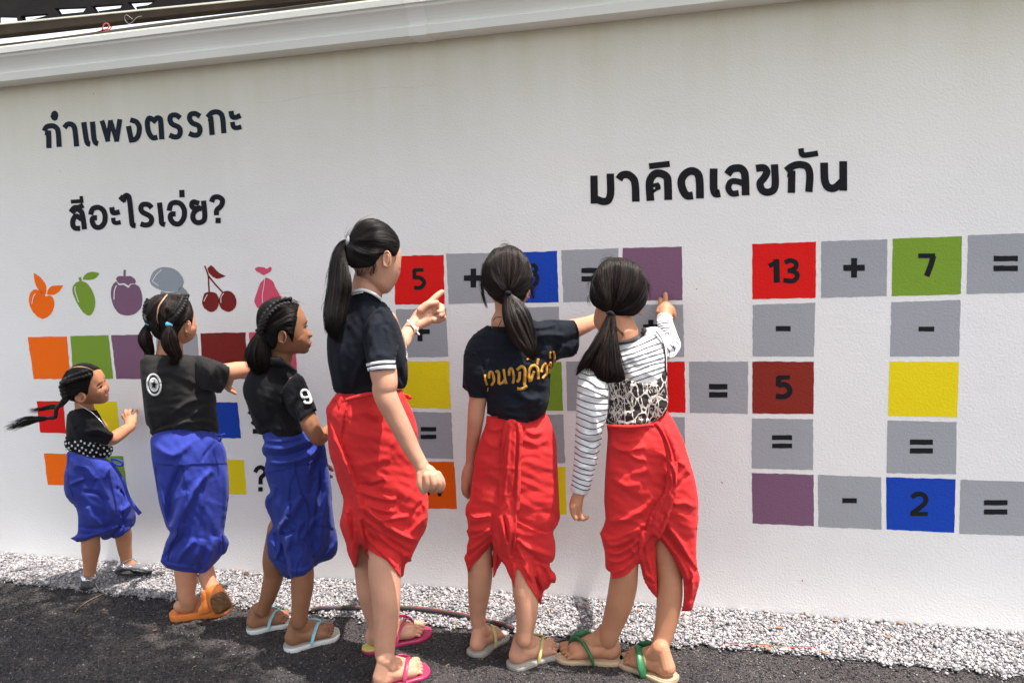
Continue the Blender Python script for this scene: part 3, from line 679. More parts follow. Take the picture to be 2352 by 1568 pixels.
g2 = [['C 650,445 680,405 720,400 765,380!', 'C 660,455 700,415 745,440 762,500 775,602!', 'C 735,592 690,590 668,560 672,510 700,480 750,510'], [('C 650,348! 765,342!', 9), ('C 745,296! 748,345!', 8)],
      ['C 832,468 850,415 900,400 945,425 965,480 955,545 915,583 870,575 848,535 850,500 890,495!'],
      ['C 1025,398! 1035,445 1060,450 1098,440!', ('C 1038,495! 1045,535 1070,543 1108,535!', 10)],
      ['C 1100,300 1135,330! 1145,300 1165,290 1185,310 1205,480 1215,560 1245,568!'],
      ['C 1392,405 1360,375 1310,375 1292,410 1310,445 1375,480 1392,515 1375,552 1330,562 1290,550'],
      ['C 1463,356! 1478,480 1485,545 1515,558!'],
      ['C 1552,432 1570,370 1620,355 1665,375 1692,430 1685,500 1645,550 1595,545 1565,505 1570,465 1612,460!'], ['C 1668,240! 1671,308!'],
      ['C 1828,365! 1775,350 1760,375 1775,405 1830,410! 1785,440 1770,490 1790,530 1830,540 1870,520 1880,470 1868,338!'],
      ['C 1942,352 1960,312 2005,305 2042,335 2030,385 1990,425 1988,472!', ('C 1978,520! 2026,520!', 12.5)]]
for g in g2: glyph('painted_letter', g, wg, 12)
g3 = [[('O 168,298! 172,528!', 17), ('O 302,282! 305,440 285,500 240,510 180,488!', 17)], ['O 372,330 400,295 450,292 495,330 508,390 512,512!'],
      [('O 632,505! 625,350 660,290 710,280 765,310 775,380 777,498!', 18), '@O 652,365 695,352 715,378 715,412 690,418 658,445 640,420 672,402 672,392 652,394'], [('O 620,222! 790,202!', 14)],
      [('O 980,460! 930,462 895,410 885,340 915,285 970,260 1020,285 1035,350 1038,485!', 18)], [('O 1150,240! 1150,400 1165,445 1203,442!', 18)],
      [('O 1262,290 1300,245 1370,240 1405,285 1412,460!', 18), ('O 1355,440 1300,445 1270,400 1290,350 1340,345 1400,365', 14)],
      [('O 1497,240! 1560,235 1585,270 1560,320 1530,360 1545,415 1590,435 1640,415 1655,360 1648,206!', 17)],
      [('O 1745,260 1790,225 1850,208 1915,225 1938,290 1930,432!', 17), ('O 1755,280! 1790,285! 1787,440!', 17)], [('O 1865,75! 1875,125 1910,130 2005,115!', 13)],
      [('O 2055,192! 2060,330 2085,390 2140,400 2200,350!', 18), ('O 2212,180! 2212,422!', 18)]]
for g in g3: glyph('painted_letter', g, wg, 17.5)
# fruit row
def fruit(name, col, shapes, hi=(), sm=True, label=None):
    o = None
    for s in shapes:
        c = col
        if isinstance(s, tuple): s, c = s
        if s.startswith('|'): q = ribbon(s[1:].split('|')[0], float(s[1:].split('|')[1]), 0., th=.0011)
        else: q = decal(s, 0., th=.0008, step=2., n=5)
        o2 = link(name if o is None else 'fruit_piece', q, PM[c], o or wg, False); o = o or o2
    for s, w_ in hi: link('highlight', ribbon(s, w_, 0., th=.0018, sub=5), PM['white'], o, False)
    if label: o['label'] = label
fruit('painted_orange', 'orange', ['C 330,1152 370,1168 420,1215! 470,1210 495,1250 495,1320 460,1385 400,1422 340,1400 290,1340 265,1260 275,1190 300,1160', 'C 310,1000! 370,1040 420,1110 425,1170 415,1210! 360,1165 320,1090', 'C 432,1200! 440,1155 480,1120 582,1115! 550,1165 500,1200'], [('C 325,1190 305,1220 292,1285', 1.6)], label='orange painted fruit with two leaves')
fruit('painted_mango', 'green', ['C 735,1078 790,1090 840,1150 870,1230 873,1300 850,1370 815,1393 765,1365 710,1285 672,1200 665,1140 690,1095', '|C 732,1040! 740,1080!|6', 'C 758,1062! 780,1015 840,990 915,1003! 880,1050 820,1065'], [('C 690,1125 688,1160 705,1220 722,1270', 1.8)], label='green painted mango with leaf')
fruit('painted_mangosteen', 'purple', ['C 1062,1080 1095,1112 1135,1110 1178,1135 1200,1110 1245,1105 1285,1140 1307,1230 1295,1320 1240,1375 1165,1392 1090,1370 1040,1300 1018,1210 1025,1130', 'C 1065,1060 1090,1030 1145,1032 1200,1030 1240,1060 1245,1095 1200,1100 1178,1118 1140,1095 1095,1098', '|C 1145,972! 1142,1040!|5'], [('C 1068,1115 1050,1165 1046,1245', 2.2)], label='purple painted mangosteen')
fruit('painted_stone', 'fruitgrey', ['C 1375,1075 1400,1000 1460,955 1530,948 1610,970 1670,1030 1687,1090 1660,1140 1600,1170 1510,1170 1440,1145 1395,1115', ('C 1475,1172 1540,1182 1620,1165 1665,1120! 1710,1160 1722,1200 1700,1250 1600,1290 1500,1260', 'fruitgrey2')], [('C 1483,970! 1430,1020! 1398,1078! 1455,1120!', 1.5)], label='grey painted rounded stones')
fruit('painted_cherries', 'maroon', ['C 1860,1240 1880,1185 1935,1175 1985,1190 2010,1240 2005,1300 1985,1340 1935,1360 1880,1330 1855,1285', 'C 2010,1240 2040,1180 2090,1165 2140,1185 2170,1250 2160,1320 2105,1358 2045,1340 2015,1300', '|C 1878,935! 1910,1020 1915,1100 1920,1180!|3.4', '|C 1915,1030! 1980,1110 2045,1180!|3.6', 'C 1905,960! 1935,930 1965,950 2000,990 2073,1030! 2000,1055 1950,1035 1915,1000'], [('C 1905,1200 1885,1230 1872,1262', 1.6), ('C 2055,1188 2030,1220 2028,1275', 1.6)], label='dark red painted pair of cherries')
fruit('painted_pear', 'pink', ['H 560,-14! 620,20 650,80 690,150 712,190 700,260 640,300 500,280 465,240 455,200 480,120 510,40', 'H 540,-30! 470,-70 462,-95 495,-108 545,-102 570,-90! 600,-108 615,-95 600,-60'], [('H 552,-8 540,80 528,150 530,225', 1.3)], label='pink painted pear')

for q, w_ in (('B 0,940 160,945 300,920 500,880 700,862 900,840 1030,825 1150,808 1300,800 1490,810 1520,790 1640,780', .7), ('B 380,905 400,898', 1.2), ('V 1030,560 1034,900 1036,1200', .35)): link('hairline_crack', ribbon(q, w_*.55, 0., th=.0004, sub=3), plaster('crack', (.55, .54, .50)), wall, False)
for q in ('O 1006,1230 1014,1225', 'A 855,860 862,862', 'C 552,68 556,72', 'T 310,620 322,635', 'K 1730,1035 1750,1050', 'X 1140,765 1144,768', 'W 1290,755 1294,758'): link('wall_speck', ribbon(q, 1.6, 0., th=.0005, sub=2), PM['black'] if q[0] in 'OAX' else PM['brown'], wall, False)
# ---- gutter along the top of the wall
M_gut = mat('gutter metal', (.80, .80, .73), .42, spec=.5, var=(2, .06), bump=[(5, .15, .01)])
M_stain = mat('gutter collar', (.84, .83, .78), .45)
def gutter_profile(g=0.): return [(-.001, 2.212-g), (-.098-g, 2.216-g), (-.101-g, 2.246), (-.092-g, 2.250), (-.092-g, 2.256), (-.094-g, 2.266), (-.098-g, 2.278), (-.104-g, 2.290), (-.112-g, 2.301), (-.122-g, 2.310), (-.124-g, 2.320), (-.136-g, 2.322), (-.136-g, 2.345), (-.133, 2.347), (-.110, 2.346), (-.106, 2.30), (-.08, 2.24), (-.001, 2.235)]
def extr(prof, x0, x1, n=2):
    X = np.linspace(x0, x1, n); m = len(prof); v = [(x, a, b) for x in X for a, b in prof]
    f = [(i*m+j, (i+1)*m+j, (i+1)*m+(j+1) % m, i*m+(j+1) % m) for i in range(n-1) for j in range(m)]+[tuple(range(m)), tuple((n-1)*m+j for j in range(m))[::-1]]
    return v, f
gut = thing('rain_gutter', (-1.2, -.07, 2.25), 'cream metal rain gutter running along the top of the painted wall', 'gutter')
link('gutter_channel', extr(gutter_profile(), -9, 6, 60), M_gut, gut, False)
xc = W3([(957, 40)], .1)[0][0]
link('joint_collar', extr([p for p in gutter_profile(.0022)], xc-.035, xc+.035), M_stain, gut, False)
# ---- dark roof of the building behind, seen over the wall
M_dark = mat('roof shade dark', (.008, .006, .006), .9, var=(6, .5), bump=[(12, .4, .01)]); M_beam = mat('weathered beam', (.05, .036, .026), .85, var=(9, .4), stretch=(.1, 1, 1), bump=[(20, .4, .006)])  # M_dark: deep shade of the roof space put into a near-black colour
roof = thing('shed_roof', (-3, .8, 2.5), 'dark corrugated roof on timber beams behind the top of the wall', 'roof')
def quadpx(pts, d, th):
    a = W3(P2(pts) if isinstance(pts, str) else pts, d); b = a+np.array([0, th, 0]); n = len(a)
    return np.concatenate([a, b]), [tuple(range(n)), tuple(range(n, 2*n))[::-1]]+[(i, n+i, n+(i+1) % n, (i+1) % n) for i in range(n)]
link('cavity_shade_sheet', quadpx('V -300,150 1400,-60 1400,90 -300,260', -.55, .04), M_dark, roof, False)  # added dark sheet standing for the unlit hollow below the beam
link('roof_beam', quadpx('V -300,88 0,57 588,-1 900,-34 900,-18 588,13 0,80 -300,112', -.26, .07), M_beam, roof, False)
link('roof_beam', quadpx('V -300,84 0,53.5 588,-5 900,-38 900,-34.5 588,-1.5 0,56.5 -300,87.5', -.25, .02), M_gut, roof, False)
gaps = 'V -300,92! -30,60 0,38! 38,39! 34,51! 45,50! 47,37! 112,31.5! 109,36! 66,47.5! 117,42! 138,34! 125,19.5! 200,16.5! 191,28! 198,30! 222,26! 209,14.5! 282,9! 276,19! 282,20! 305,16.5! 292,6! 360,1.5! 350,10! 372,9! 388,1! 378,-6! 440,-10! 900,-60! 900,-120! -300,-120!'
gp = np.array([p[:2] for p in T(gaps)[0]])
link('corrugated_sheet', quadpx('V -300,84! -10,53! -10,38! 38,39! 40,50! 49,48! 47,37! 112,31.5! 108,36! 66,47.5! 70,49! 138,40! 125,19.5! 200,16.5! 191,28! 141,33! 143,40! 220,32! 209,14.5! 282,9! 276,19! 226,26! 228,31! 305,23! 292,6! 360,1.5! 340,12! 312,16! 314,22! 900,-36! 900,-120! -300,-120!', -.30, .03), M_dark, roof, False)
for i in range(3):
    y0 = .62+.5*i; link('purlin', box(-9, 6, y0, y0+.06, 2.95+.1*i, 3.05+.1*i), M_dark, roof, False)
# string and wires caught on the wall top
M_red = mat('red plastic string', (.55, .09, .06), .5)
st = thing('plastic_string', W3([(235, 70)], -.02)[0], 'red plastic string knotted on the wall top under the dark roof', 'string')
for s in ('A 680,328 760,320 850,310 935,285 950,270', 'A 690,332 800,325 880,300 935,285 1000,275 1028,245', 'A 935,285 955,225 985,215 1003,240 985,268 940,280'):
    link('strand', ribbon(s, 3.0, -.03, th=.003), M_red, st, False)
wr = thing('loose_wire', W3([(300, 45)], -.1)[0], 'thin grey wire hanging in a loop below the beam', 'wire')
link('strand', tube(W3(smooth('A 1220,180 1165,140 1145,150 1150,190 1185,220 1220,200 1260,160 1300,150', False, 4), -.15), [.0009]*29, seg=5, cap=False, sub=1), mat('wire', (.3, .3, .3), .5), wr)
M_cable = mat('black cable', (.02, .018, .018), .6)
cb = thing('cable_bundle', (-2, .03, 2.41), 'bundle of dark cables lying along the top of the wall', 'cables')
for k in range(3):
    X = np.linspace(-8.5, 5.5, 40); link('cable', tube([(x, .02+.02*k, 2.400+.006*k+.004*math.sin(x*3+k)) for x in X], [.006]*40, seg=6, sub=1), M_cable, cb)
# ------------------------------------------------------------------ tree behind and left of the camera: its crown shades the asphalt
M_BARK = mat('bark', (.12, .09, .065), .9, bump=[(14, .8, .02)]); M_LF = rand_mat('tree leaves', [(0, (.035, .075, .018)), (.6, (.055, .11, .025)), (1, (.10, .15, .04))], .6)
tree = thing('shade_tree', (-1.0, -5.0, 0), 'broad leafy tree standing behind the photographer, shading the asphalt', 'tree')
limbs = [[(-3.6, -4.4, -.1), (-3.55, -4.3, 1.6), (-3.4, -4.0, 3.2), (-3.0, -3.3, 4.3)], [(-3.45, -4.1, 2.8), (-4.2, -3.0, 3.9), (-4.7, -2.2, 4.4)], [(-3.4, -4.0, 3.2), (-2.6, -3.2, 4.2), (-1.8, -2.4, 4.7)], [(-3.4, -4.0, 3.2), (-3.4, -2.6, 4.4), (-3.3, -1.8, 4.8)], [(-2.6, -3.2, 4.2), (-1.5, -3.4, 4.8), (-.9, -3.2, 5.0)]]
limbs = [[(x+2.6, y-.6+.25*(z > 4), z) for x, y, z in l] for l in limbs]
for i, l in enumerate(limbs): link('trunk' if i == 0 else 'limb', tube(l, np.linspace(.16, .09, len(l)) if i == 0 else np.linspace(.08, .02, len(l)), seg=12), M_BARK, tree)
r = np.random.default_rng(12); cl = []
for i in range(240):
    x = r.uniform(-2.9, .75); y = r.uniform(-4.2, -1.50); z = 4.1+r.uniform(0, 1.3)
    if r.uniform() < .10: continue
    cl.append((x, y, z, r.uniform(.18, .42)))
for i in range(15): cl.append((r.uniform(-2.2, -1.1), r.uniform(-1.1, -.50), r.uniform(4.2, 4.8), r.uniform(.10, .20)))
for i in range(120): cl.append((r.uniform(-2.4, -.25), r.uniform(-1.65, -.86), r.uniform(4.2, 4.7), r.uniform(.12, .22)))
for i in range(16): cl.append((r.uniform(2.35, 3.6), r.uniform(-.95, -.45), r.uniform(4.2, 4.8), r.uniform(.14, .24)))
V = []; Fq = []
for x, y, z, s in cl:
    n = int(110*(s/.3)**2)
    p = r.normal(0, .5, (n, 3))*s+[x, y, z]; a = r.uniform(0, 6.28, n); b = r.uniform(-.8, .8, n); L = r.uniform(.05, .09, n)
    for k in range(n):
        u = np.array([math.cos(a[k])*math.cos(b[k]), math.sin(a[k])*math.cos(b[k]), math.sin(b[k])])*L[k]; v = np.array([-math.sin(a[k]), math.cos(a[k]), r.uniform(-.5, .5)])*L[k]*.28; m = len(V)
        V += [p[k]-u*.5, p[k]+v, p[k]+u*.5, p[k]-v]; Fq.append((m, m+1, m+2, m+3))
tag(link('crown', (V, Fq), M_LF, tree, False), kind='stuff')
# ------------------------------------------------------------------ people
def skin(name, c, v=.16): return mat(name, c, .55, spec=.3, sss=.2, var=(11, v), bump=[(22, .15, .004), (170, .25, .0015)])
SK1 = skin('skin warm brown', (.45, .205, .11)); SK2 = skin('skin tan', (.50, .235, .135)); SK3 = skin('skin deep brown', (.27, .125, .065)); SK4 = skin('skin light tan', (.53, .275, .18))
SK5 = skin('skin tan two', (.50, .25, .155)); SK6 = skin('skin brown', (.46, .215, .12))
H_BLK = hairmat('black hair'); H_BRN = hairmat('dark brown hair', (.011, .008, .007), (.034, .021, .016), .34)
H_BLK_BASE = mat('black hair mass', (.009, .008, .008), .8, spec=.15); H_BRN_BASE = mat('brown hair mass', (.014, .010, .009), .8, spec=.15); H_BLK_BR = mat('black plait', (.010, .009, .009), .6, spec=.3); H_BRN_BR = mat('brown plait', (.014, .011, .010), .6, spec=.3)
C_BLK = cloth('black cotton', (.008, .008, .010), .12, .03, .9); C_WASH = cloth('washed black cotton', (.018, .017, .017), .3, .05, .9); C_NAVYBLK = cloth('blue black cotton', (.007, .009, .015), .12, .03, .9)
C_BLUE = cloth('blue cotton', (.027, .042, .275), .14, .06); C_RED = cloth('red cotton', (.58, .026, .027), .14, .04)
C_BLUE2 = cloth('dark blue cotton', (.020, .036, .22), .14, .06)
C_WHITE = cloth('white knit', (.68, .68, .68), .06); C_DARK = cloth('charcoal rib', (.045, .038, .038)); M_EYE = mat('eye white', (.7, .66, .62), .25); M_IRIS = mat('iris', (.02, .012, .01), .15)
M_LIP = mat('lip', (.40, .12, .10), .45, sss=.2); M_BROW = mat('brow', (.03, .02, .015), .7); M_NAIL = mat('nail', (.60, .36, .29), .3)
M_SCALP = mat('scalp', (.42, .25, .16), .6); M_GOLD = mat('gold print', (.50, .27, .05), .6, spec=.15, var=(30, .5), col2=(.30, .13, .02)); M_PRINT = mat('white print', (.72, .72, .70), .6, var=(60, .12))
M_SILVER = mat('silver leather', (.62, .62, .64), .22, metal=.9, bump=[(28, .6, .006)]); M_SOLE = mat('black sole', (.03, .03, .032), .7)
M_ORG = mat('orange rubber', (.66, .19, .035), .5, var=(12, .1)); M_BRSOLE = mat('worn brown sole', (.16, .075, .03), .7, bump=[(45, .9, .006)], var=(30, .5))
M_WSOLE = mat('white foam', (.66, .66, .64), .6, var=(12, .15)); M_GSOLE = mat('grey foam', (.27, .25, .22), .7, var=(9, .15)); M_BEIGE = mat('beige foam', (.42, .30, .19), .6, var=(9, .12))
M_PINK = mat('pink rubber', (.36, .03, .09), .35); M_AQUA = mat('pale blue strap', (.25, .50, .56), .4); M_GRN = mat('green strap', (.018, .12, .045), .4); M_YEL = mat('yellow strap', (.42, .37, .15), .6, bump=[(300, .8, .002)])
M_YBED = mat('yellow footbed', (.62, .56, .15), .6); M_GBED = mat('grey footbed', (.38, .36, .32), .7); M_STITCH = mat('seam thread', (.012, .02, .14), .9); M_PURP = mat('purple band', (.6, .15, .7), .4); M_SKY = mat('blue band', (.12, .50, .75), .5)
M_THREAD = mat('white cord', (.75, .72, .66), .8, bump=[(400, .8, .002)]); M_METAL = mat('chain metal', (.6, .6, .62), .3, metal=.9)
def C(s, d=None, **k): return chain(s, d, **k)
def kids(pairs, parent):
    for nm, me, mt in pairs: link(nm, me, mt, parent)
def F_(p, w_, a, k='r'): return (p, w_, a, k)
def braid(path, rad, depth, parent, mt, n=16, amp=2.2, name='braid'):
    p = smooth(path, False, 8); L = np.concatenate([[0], np.cumsum(np.linalg.norm(np.diff(p, axis=0), axis=1))]); L /= L[-1]; parts = []
    t_ = np.gradient(p, axis=0); t_ /= np.linalg.norm(t_, axis=1)[:, None]+1e-9
    for i in range(n):
        u = (i+.5)/n; x = np.interp(u, L, p[:, 0]); y = np.interp(u, L, p[:, 1]); tx = np.interp(u, L, t_[:, 0]); ty = np.interp(u, L, t_[:, 1]); s = 1 if i % 2 else -1
        q0 = (x-ty*s*amp*1.5-tx*rad*.8, y+tx*s*amp*1.5-ty*rad*.8); q1 = (x+ty*s*amp*.5+tx*rad*.9, y-tx*s*amp*.5+ty*rad*.9)
        dd = depth(np.array([x]), np.array([y]))[0] if callable(depth) else depth
        m = mpp([(x, y)], dd)[0]; parts.append(tube(W3([q0, q1], dd+.002), [rad*.62*m, rad*.78*m], seg=7, sub=1))
    return link(name, jn(parts), mt, parent)
def stitch(path, field, parent, mt=None, w_=1.3): return link('seam', ribbon(path, w_, field, th=.0012), mt or M_STITCH, parent)
def fr(fld, add=0., folds=()): return lambda x, y: fld.surf(x, y)+add

# ================================================================== 1: the little girl
g = ground(199, 1352); CHN = []; p1 = thing('person', g, 'smallest girl with windblown braids, polka dot blouse and silver shoes', 'person', 'girls at the painted wall')
d = .26
headf = Field('Q 880,470 872,420 905,350 960,270 1050,195 1170,158 1290,165 1390,205 1450,250 1490,300 1508,350! 1512,390 1550,440 1568,500 1562,560! 1552,590 1562,610 1560,650 1550,690 1500,725 1420,738 1340,735 1250,730 1120,715 1000,690 920,640 890,560', .27, .92, step=2.4)
face = solid('Q 900,470 900,420 925,360 980,290 1060,215 1170,175 1290,180 1390,215 1450,255 1490,305 1510,350! 1514,390 1545,430 1562,470 1570,510 1566,555! 1548,575 1552,592 1566,605 1562,622! 1556,632 1563,648 1552,690 1500,725 1420,738 1340,735 1250,730 1120,715 1000,690 930,640 905,560', headf, off=-.002, step=1.6,
     folds=[F_('Q 1345,430 1420,480 1500,470 1500,420', 6, -3), F_('Q 1400,560 1450,600 1420,650', 12, 5), F_('Q 1490,500 1530,540 1550,560', 5, 4), F_('Q 1500,600 1530,640 1500,690', 7, 3), F_('Q 1490,590 1500,640 1480,670', 2.5, -2)])
parts = [face, C('Q 1200,640,20,.26 1210,790,20,.26 1220,880,24,.26'), C('Q 1220,860,22,.26 1240,1000,24,.26 1250,1300,26,.26 M 440,250,20,.26 470,600,18,.26', seg=20),
  C('Q 1140,950,14,.28 1260,1130,15,.29 1560,1240,15,.23 1700,1180,14.5,.17 1800,1110,12.5,.13 1880,1060,10,.10'), C('Q 1330,930,12,.22 1460,1080,14,.16'),
  C('Q 1860,1080,10.5,.10 1865,1020,12,.075 1870,960,11,.06'),
  C('Q 1820,990,5.5,.07 1788,928,4.2,.065 1764,902,3.8,.055 1768,935,3.4,.05'), C('Q 1840,960,5.5,.065 1802,868,4.4,.06 1812,832,4,.045 1838,850,3.6,.03'),
  C('Q 1870,950,5.5,.06 1850,878,4.4,.06 1868,832,4,.045 1893,828,3.5,.025'), C('Q 1915,1010,7,.07 1932,930,4.8,.05 1948,880,4.2,.035 1960,832,3.6,.02'),
  C('M 450,780,18,.27 455,1000,20,.27 458,1100,20,.27 452,1200,16,.27 448,1290,13,.27 445,1340,11,.27 440,1370,8,.27'), C('M 640,780,18,.24 735,900,19,.22 755,960,18.5,.2 765,1060,16,.19 780,1150,13.5,.18 790,1200,12,.175 850,1240,8,.16')]
parts += ear(P2('Q 1155,648')[0][0], P2('Q 1155,648')[0][1], 25, 23, .325, .35)
body1 = fused('body', parts, SK1, p1, .0026, 2, .5, 'n t a b h h h h h l m')
kids([('eyebrow', ribbon('Q 1388,488 1420,450 1478,412', [2.2, 2.4, .8], fr(headf, -.001), th=.002), M_BROW), ('eye', ribbon('Q 1406,522 1430,498 1470,474', [1.2, 2.2, 2], fr(headf, -.001), th=.002), M_IRIS),
      ('iris', decal('Q 1424,514 1436,492 1460,480 1466,492 1450,510', fr(headf, -.001), th=.002, step=1), M_IRIS), ('eye', ribbon('Q 1498,420 1510,402 1520,398', [1, 2.6, 1], fr(headf, .0), th=.002), M_IRIS),
      ('mouth', ribbon('Q 1500,632 1530,615 1562,592', [1., 1.8, 1.2], fr(headf, .0005), th=.0018), M_LIP), ('nostril', ribbon('Q 1512,560 1522,566', 1.6, fr(headf, .001), th=.002), M_BROW)], body1)
hairo = solid('Q 868,500 866,430 900,345 958,262 1050,188 1170,150 1290,158 1390,196 1450,240! 1400,240 1330,260 1340,320 1310,380 1290,450 1270,520 1260,590 1235,610! 1190,580 1120,580 1080,610 1068,660 1075,700 1020,695 950,660 905,600 880,545', headf, off=.007, taper=5, step=1.8,
   folds=[F_('Q 1350,255 1200,205 1060,215 980,250', 1.6, -4), F_('Q 1290,270 1130,330 1000,400 900,470', 5, 4), F_('Q 1270,400 1150,450 1000,500', 3, -3), F_('Q 1230,470 1100,520 980,560', 3, -2)])
h1 = link('hair', hairo, H_BLK_BASE, p1)
link('hair_parting', ribbon('Q 975,255 1040,215 1170,205 1280,232 1335,262', [1, 2.4, 2.6, 2.6, 2], fr(headf, .003)), M_SCALP, h1)
braid('Q 1250,300 1100,345 1000,385 920,440 905,500 920,570 935,640', 8, fr(headf, .0005), h1, H_BLK_BR, 22, 3.2)
link('hair_strands', strands(['Q 1330,270 1200,300 1080,350 960,430', 'Q 1310,370 1200,370 1080,400 930,470', 'Q 1280,480 1180,480 1060,470 930,500', 'Q 1240,590 1150,560 1040,560 930,560', 'Q 1090,660 1030,650 980,630 930,610'], 260, fr(headf, .0008), lift=.0035, seed=3), H_BLK, h1)
link('hair_strands', strands(['Q 1340,240 1200,190 1050,205 900,330', 'Q 1320,270 1180,225 1060,250 900,400', 'Q 1290,290 1150,270 1040,320 890,440'], 170, fr(headf, .0008), lift=.0035, seed=4), H_BLK, h1)
braid('Q 935,640 905,690 850,760 810,810 800,870 790,920 740,935 700,940', 4.6, .31, h1, H_BLK_BR, 30, 1.6)
braid('Q 975,670 930,720 880,760 830,775', 3.6, .27, h1, H_BLK_BR, 12, 1.2)
link('hair_band', C('Q 712,938,3.6,.31 685,944,3.6,.31'), M_PURP, h1)
tl = ['Q 690,935 560,925 400,925 270,965 130,1035', 'Q 690,942 560,950 380,975 200,1040 50,1085', 'Q 690,950 580,975 400,1010 230,1060 30,1110', 'Q 690,952 560,985 400,1030 280,1060 185,1130']
link('hair_tail', strands(tl, 130, .31, rad=.0008, lift=.012, jit=1.6, seed=5, trim=.25, wild=.5), H_BLK, h1)
link('hair_tail', C('Q 690,943,3,.314 600,945,6,.314 500,955,5.5,.314 400,975,3,.314 330,995,1.2,.314', flat=.6), H_BLK, h1)
link('hair_tail', strands(['Q 850,765 740,745 640,780 540,815 430,850', 'Q 850,790 740,800 640,825 520,828 385,852'], 70, .27, rad=.0008, lift=.01, seed=6, trim=.25, wild=.4), H_BLK, h1)
link('hair_tail', C('Q 840,778,3,.275 760,780,5.5,.275 680,800,3.4,.275 600,815,1.4,.275', flat=.6), H_BLK, h1)
ff = [F_('Q 1560,1170 1400,1110 1250,1140 1130,1080', 7, 7), F_('Q 1450,1200 1300,1200 1130,1140', 5, -5), F_('Q 1540,1270 1400,1270 1250,1230', 6, 5), F_('Q 1010,900 1030,1020 1080,1100', 6, 5)]
tp, tf = blob('Q 990,850! 1040,825 1130,806 1220,802 1330,830 1385,822! 1430,890 1480,980 1540,1090 1628,1160! 1622,1210 1535,1330! 1430,1310 1300,1330 1100,1330 965,1290! 945,1150 950,1000 960,900', 'Q 1100,1000,.28 1550,1200,.24 1100,1250,.27 1350,850,.25', .88, step=2., over='tnab', lay=0.006, folds=ff, wr=(1.6, 22, 1, .4), backoff=0)
s1 = link('blouse', tp, C_BLK, p1)
rf, rff = blob('Q 950,1200 930,1240 918,1300 940,1370 1000,1420 1100,1470 1250,1510 1400,1522 1540,1508 1600,1460 1625,1390 1612,1345 1520,1330 1440,1290 1300,1190 1260,1200 1180,1270 1060,1275 980,1280', .265, .98, step=2., over='t', lay=0.01, folds=[F_('Q 1310,1230 1330,1330 1300,1400', 4, -5), F_('Q 1390,1270 1360,1350 1350,1460', 4, 4), F_('Q 990,1290 1020,1370 1100,1440', 4, -4), F_('Q 1560,1350 1580,1420 1540,1490', 4, -4), F_('Q 1240,1300 1200,1380 1210,1440', 5, 4)])
r1 = link('peplum', rf, C_BLK, p1)
dots = 'Q 990,1297 1075,1282 1162,1270 1247,1230 1312,1245 1367,1287 1440,1325 1490,1367 1540,1408 1030,1338 1118,1329 1213,1301 1295,1302 1342,1337 1407,1373 1570,1448 1080,1376 1177,1367 1273,1331 1320,1398 1382,1432 1440,1465 1137,1411 1232,1399 1293,1433 1345,1493 1196,1449 1253,1488 1100,1467 1008,1410 932,1250 942,1305 950,1385 985,1370 1598,1380 1570,1350 1530,1500 1600,1432 1498,1457'
dp = []
for x, y in P2(dots):
    a = np.linspace(0, 6.283, 12, endpoint=False); ring = np.stack([x+2.5*np.cos(a), y+2.7*np.sin(a)], 1); dd = rff.surf(ring[:, 0], ring[:, 1])+.0012
    dp.append((np.concatenate([W3(ring, dd), W3(ring, dd-.004)]), [tuple(range(12))]+[(i, 12+i, 12+(i+1) % 12, (i+1) % 12) for i in range(12)]))
for q in dp: link('polka_dot', q, M_PRINT, r1)
link('necklace', ribbon('Q 1120,740 1210,795 1320,860 1400,940 1470,1010 1515,1080', 1.1, .345, th=.002), M_METAL, p1)
pf1 = [F_('M 640,300 700,400 718,520 722,650 735,760 738,880', 9, -20.8, 's'), F_('M 730,750 800,700 850,640', 7, 9.6), F_('M 300,320 420,340 500,460', 8, 9.6), F_('M 260,500 400,440', 5, 8), F_('M 520,420 600,560 640,700 640,830', 9, 9.6), F_('M 420,700 470,800 580,900', 8, 9.6),
  F_('M 310,980 420,990 560,940 720,880', 7, 12.8), F_('M 340,880 450,900 600,880 720,850', 5, -6.4), F_('M 740,880 690,930 660,985', 5, -9.6), F_('M 760,860 730,930 690,980', 4, 8), F_('M 800,880 860,800 850,700', 6, -6.4), F_('M 690,520 760,600 740,700', 4, -8), F_('M 400,560 520,580 620,650', 5, -6.4), F_('M 640,330 580,450', 5, 6.4)]
pm, pfld = blob('M 250,195 235,300 213,400 210,530 225,600 260,650 310,700 335,760 340,850 330,950 265,990! 330,1025! 400,1017 470,990 540,967! 560,1000 600,1005 650,985! 665,993 740,970 820,905 866,850 868,760 835,640 790,560 755,480 710,380 640,290 600,262 400,230', .262, .88, cap=75, step=2.2, over='tlm', lay=0.004, folds=pf1, wr=(1.5, 26, 2, .5))
t1 = link('trousers', pm, C_BLUE, p1); stitch('M 255,220 245,350 250,480 290,600', fr(pfld, .001), t1)
link('waist_tie', ribbon('M 640,265 700,270 748,295 740,322 690,315 640,280', 5.5, .30, th=.004), C_BLUE, t1); link('waist_tie', ribbon('M 640,290 720,400 760,480 800,600 850,690 912,768', [7, 8, 8, 8, 9, 10], .295, th=.005), C_BLUE, t1)
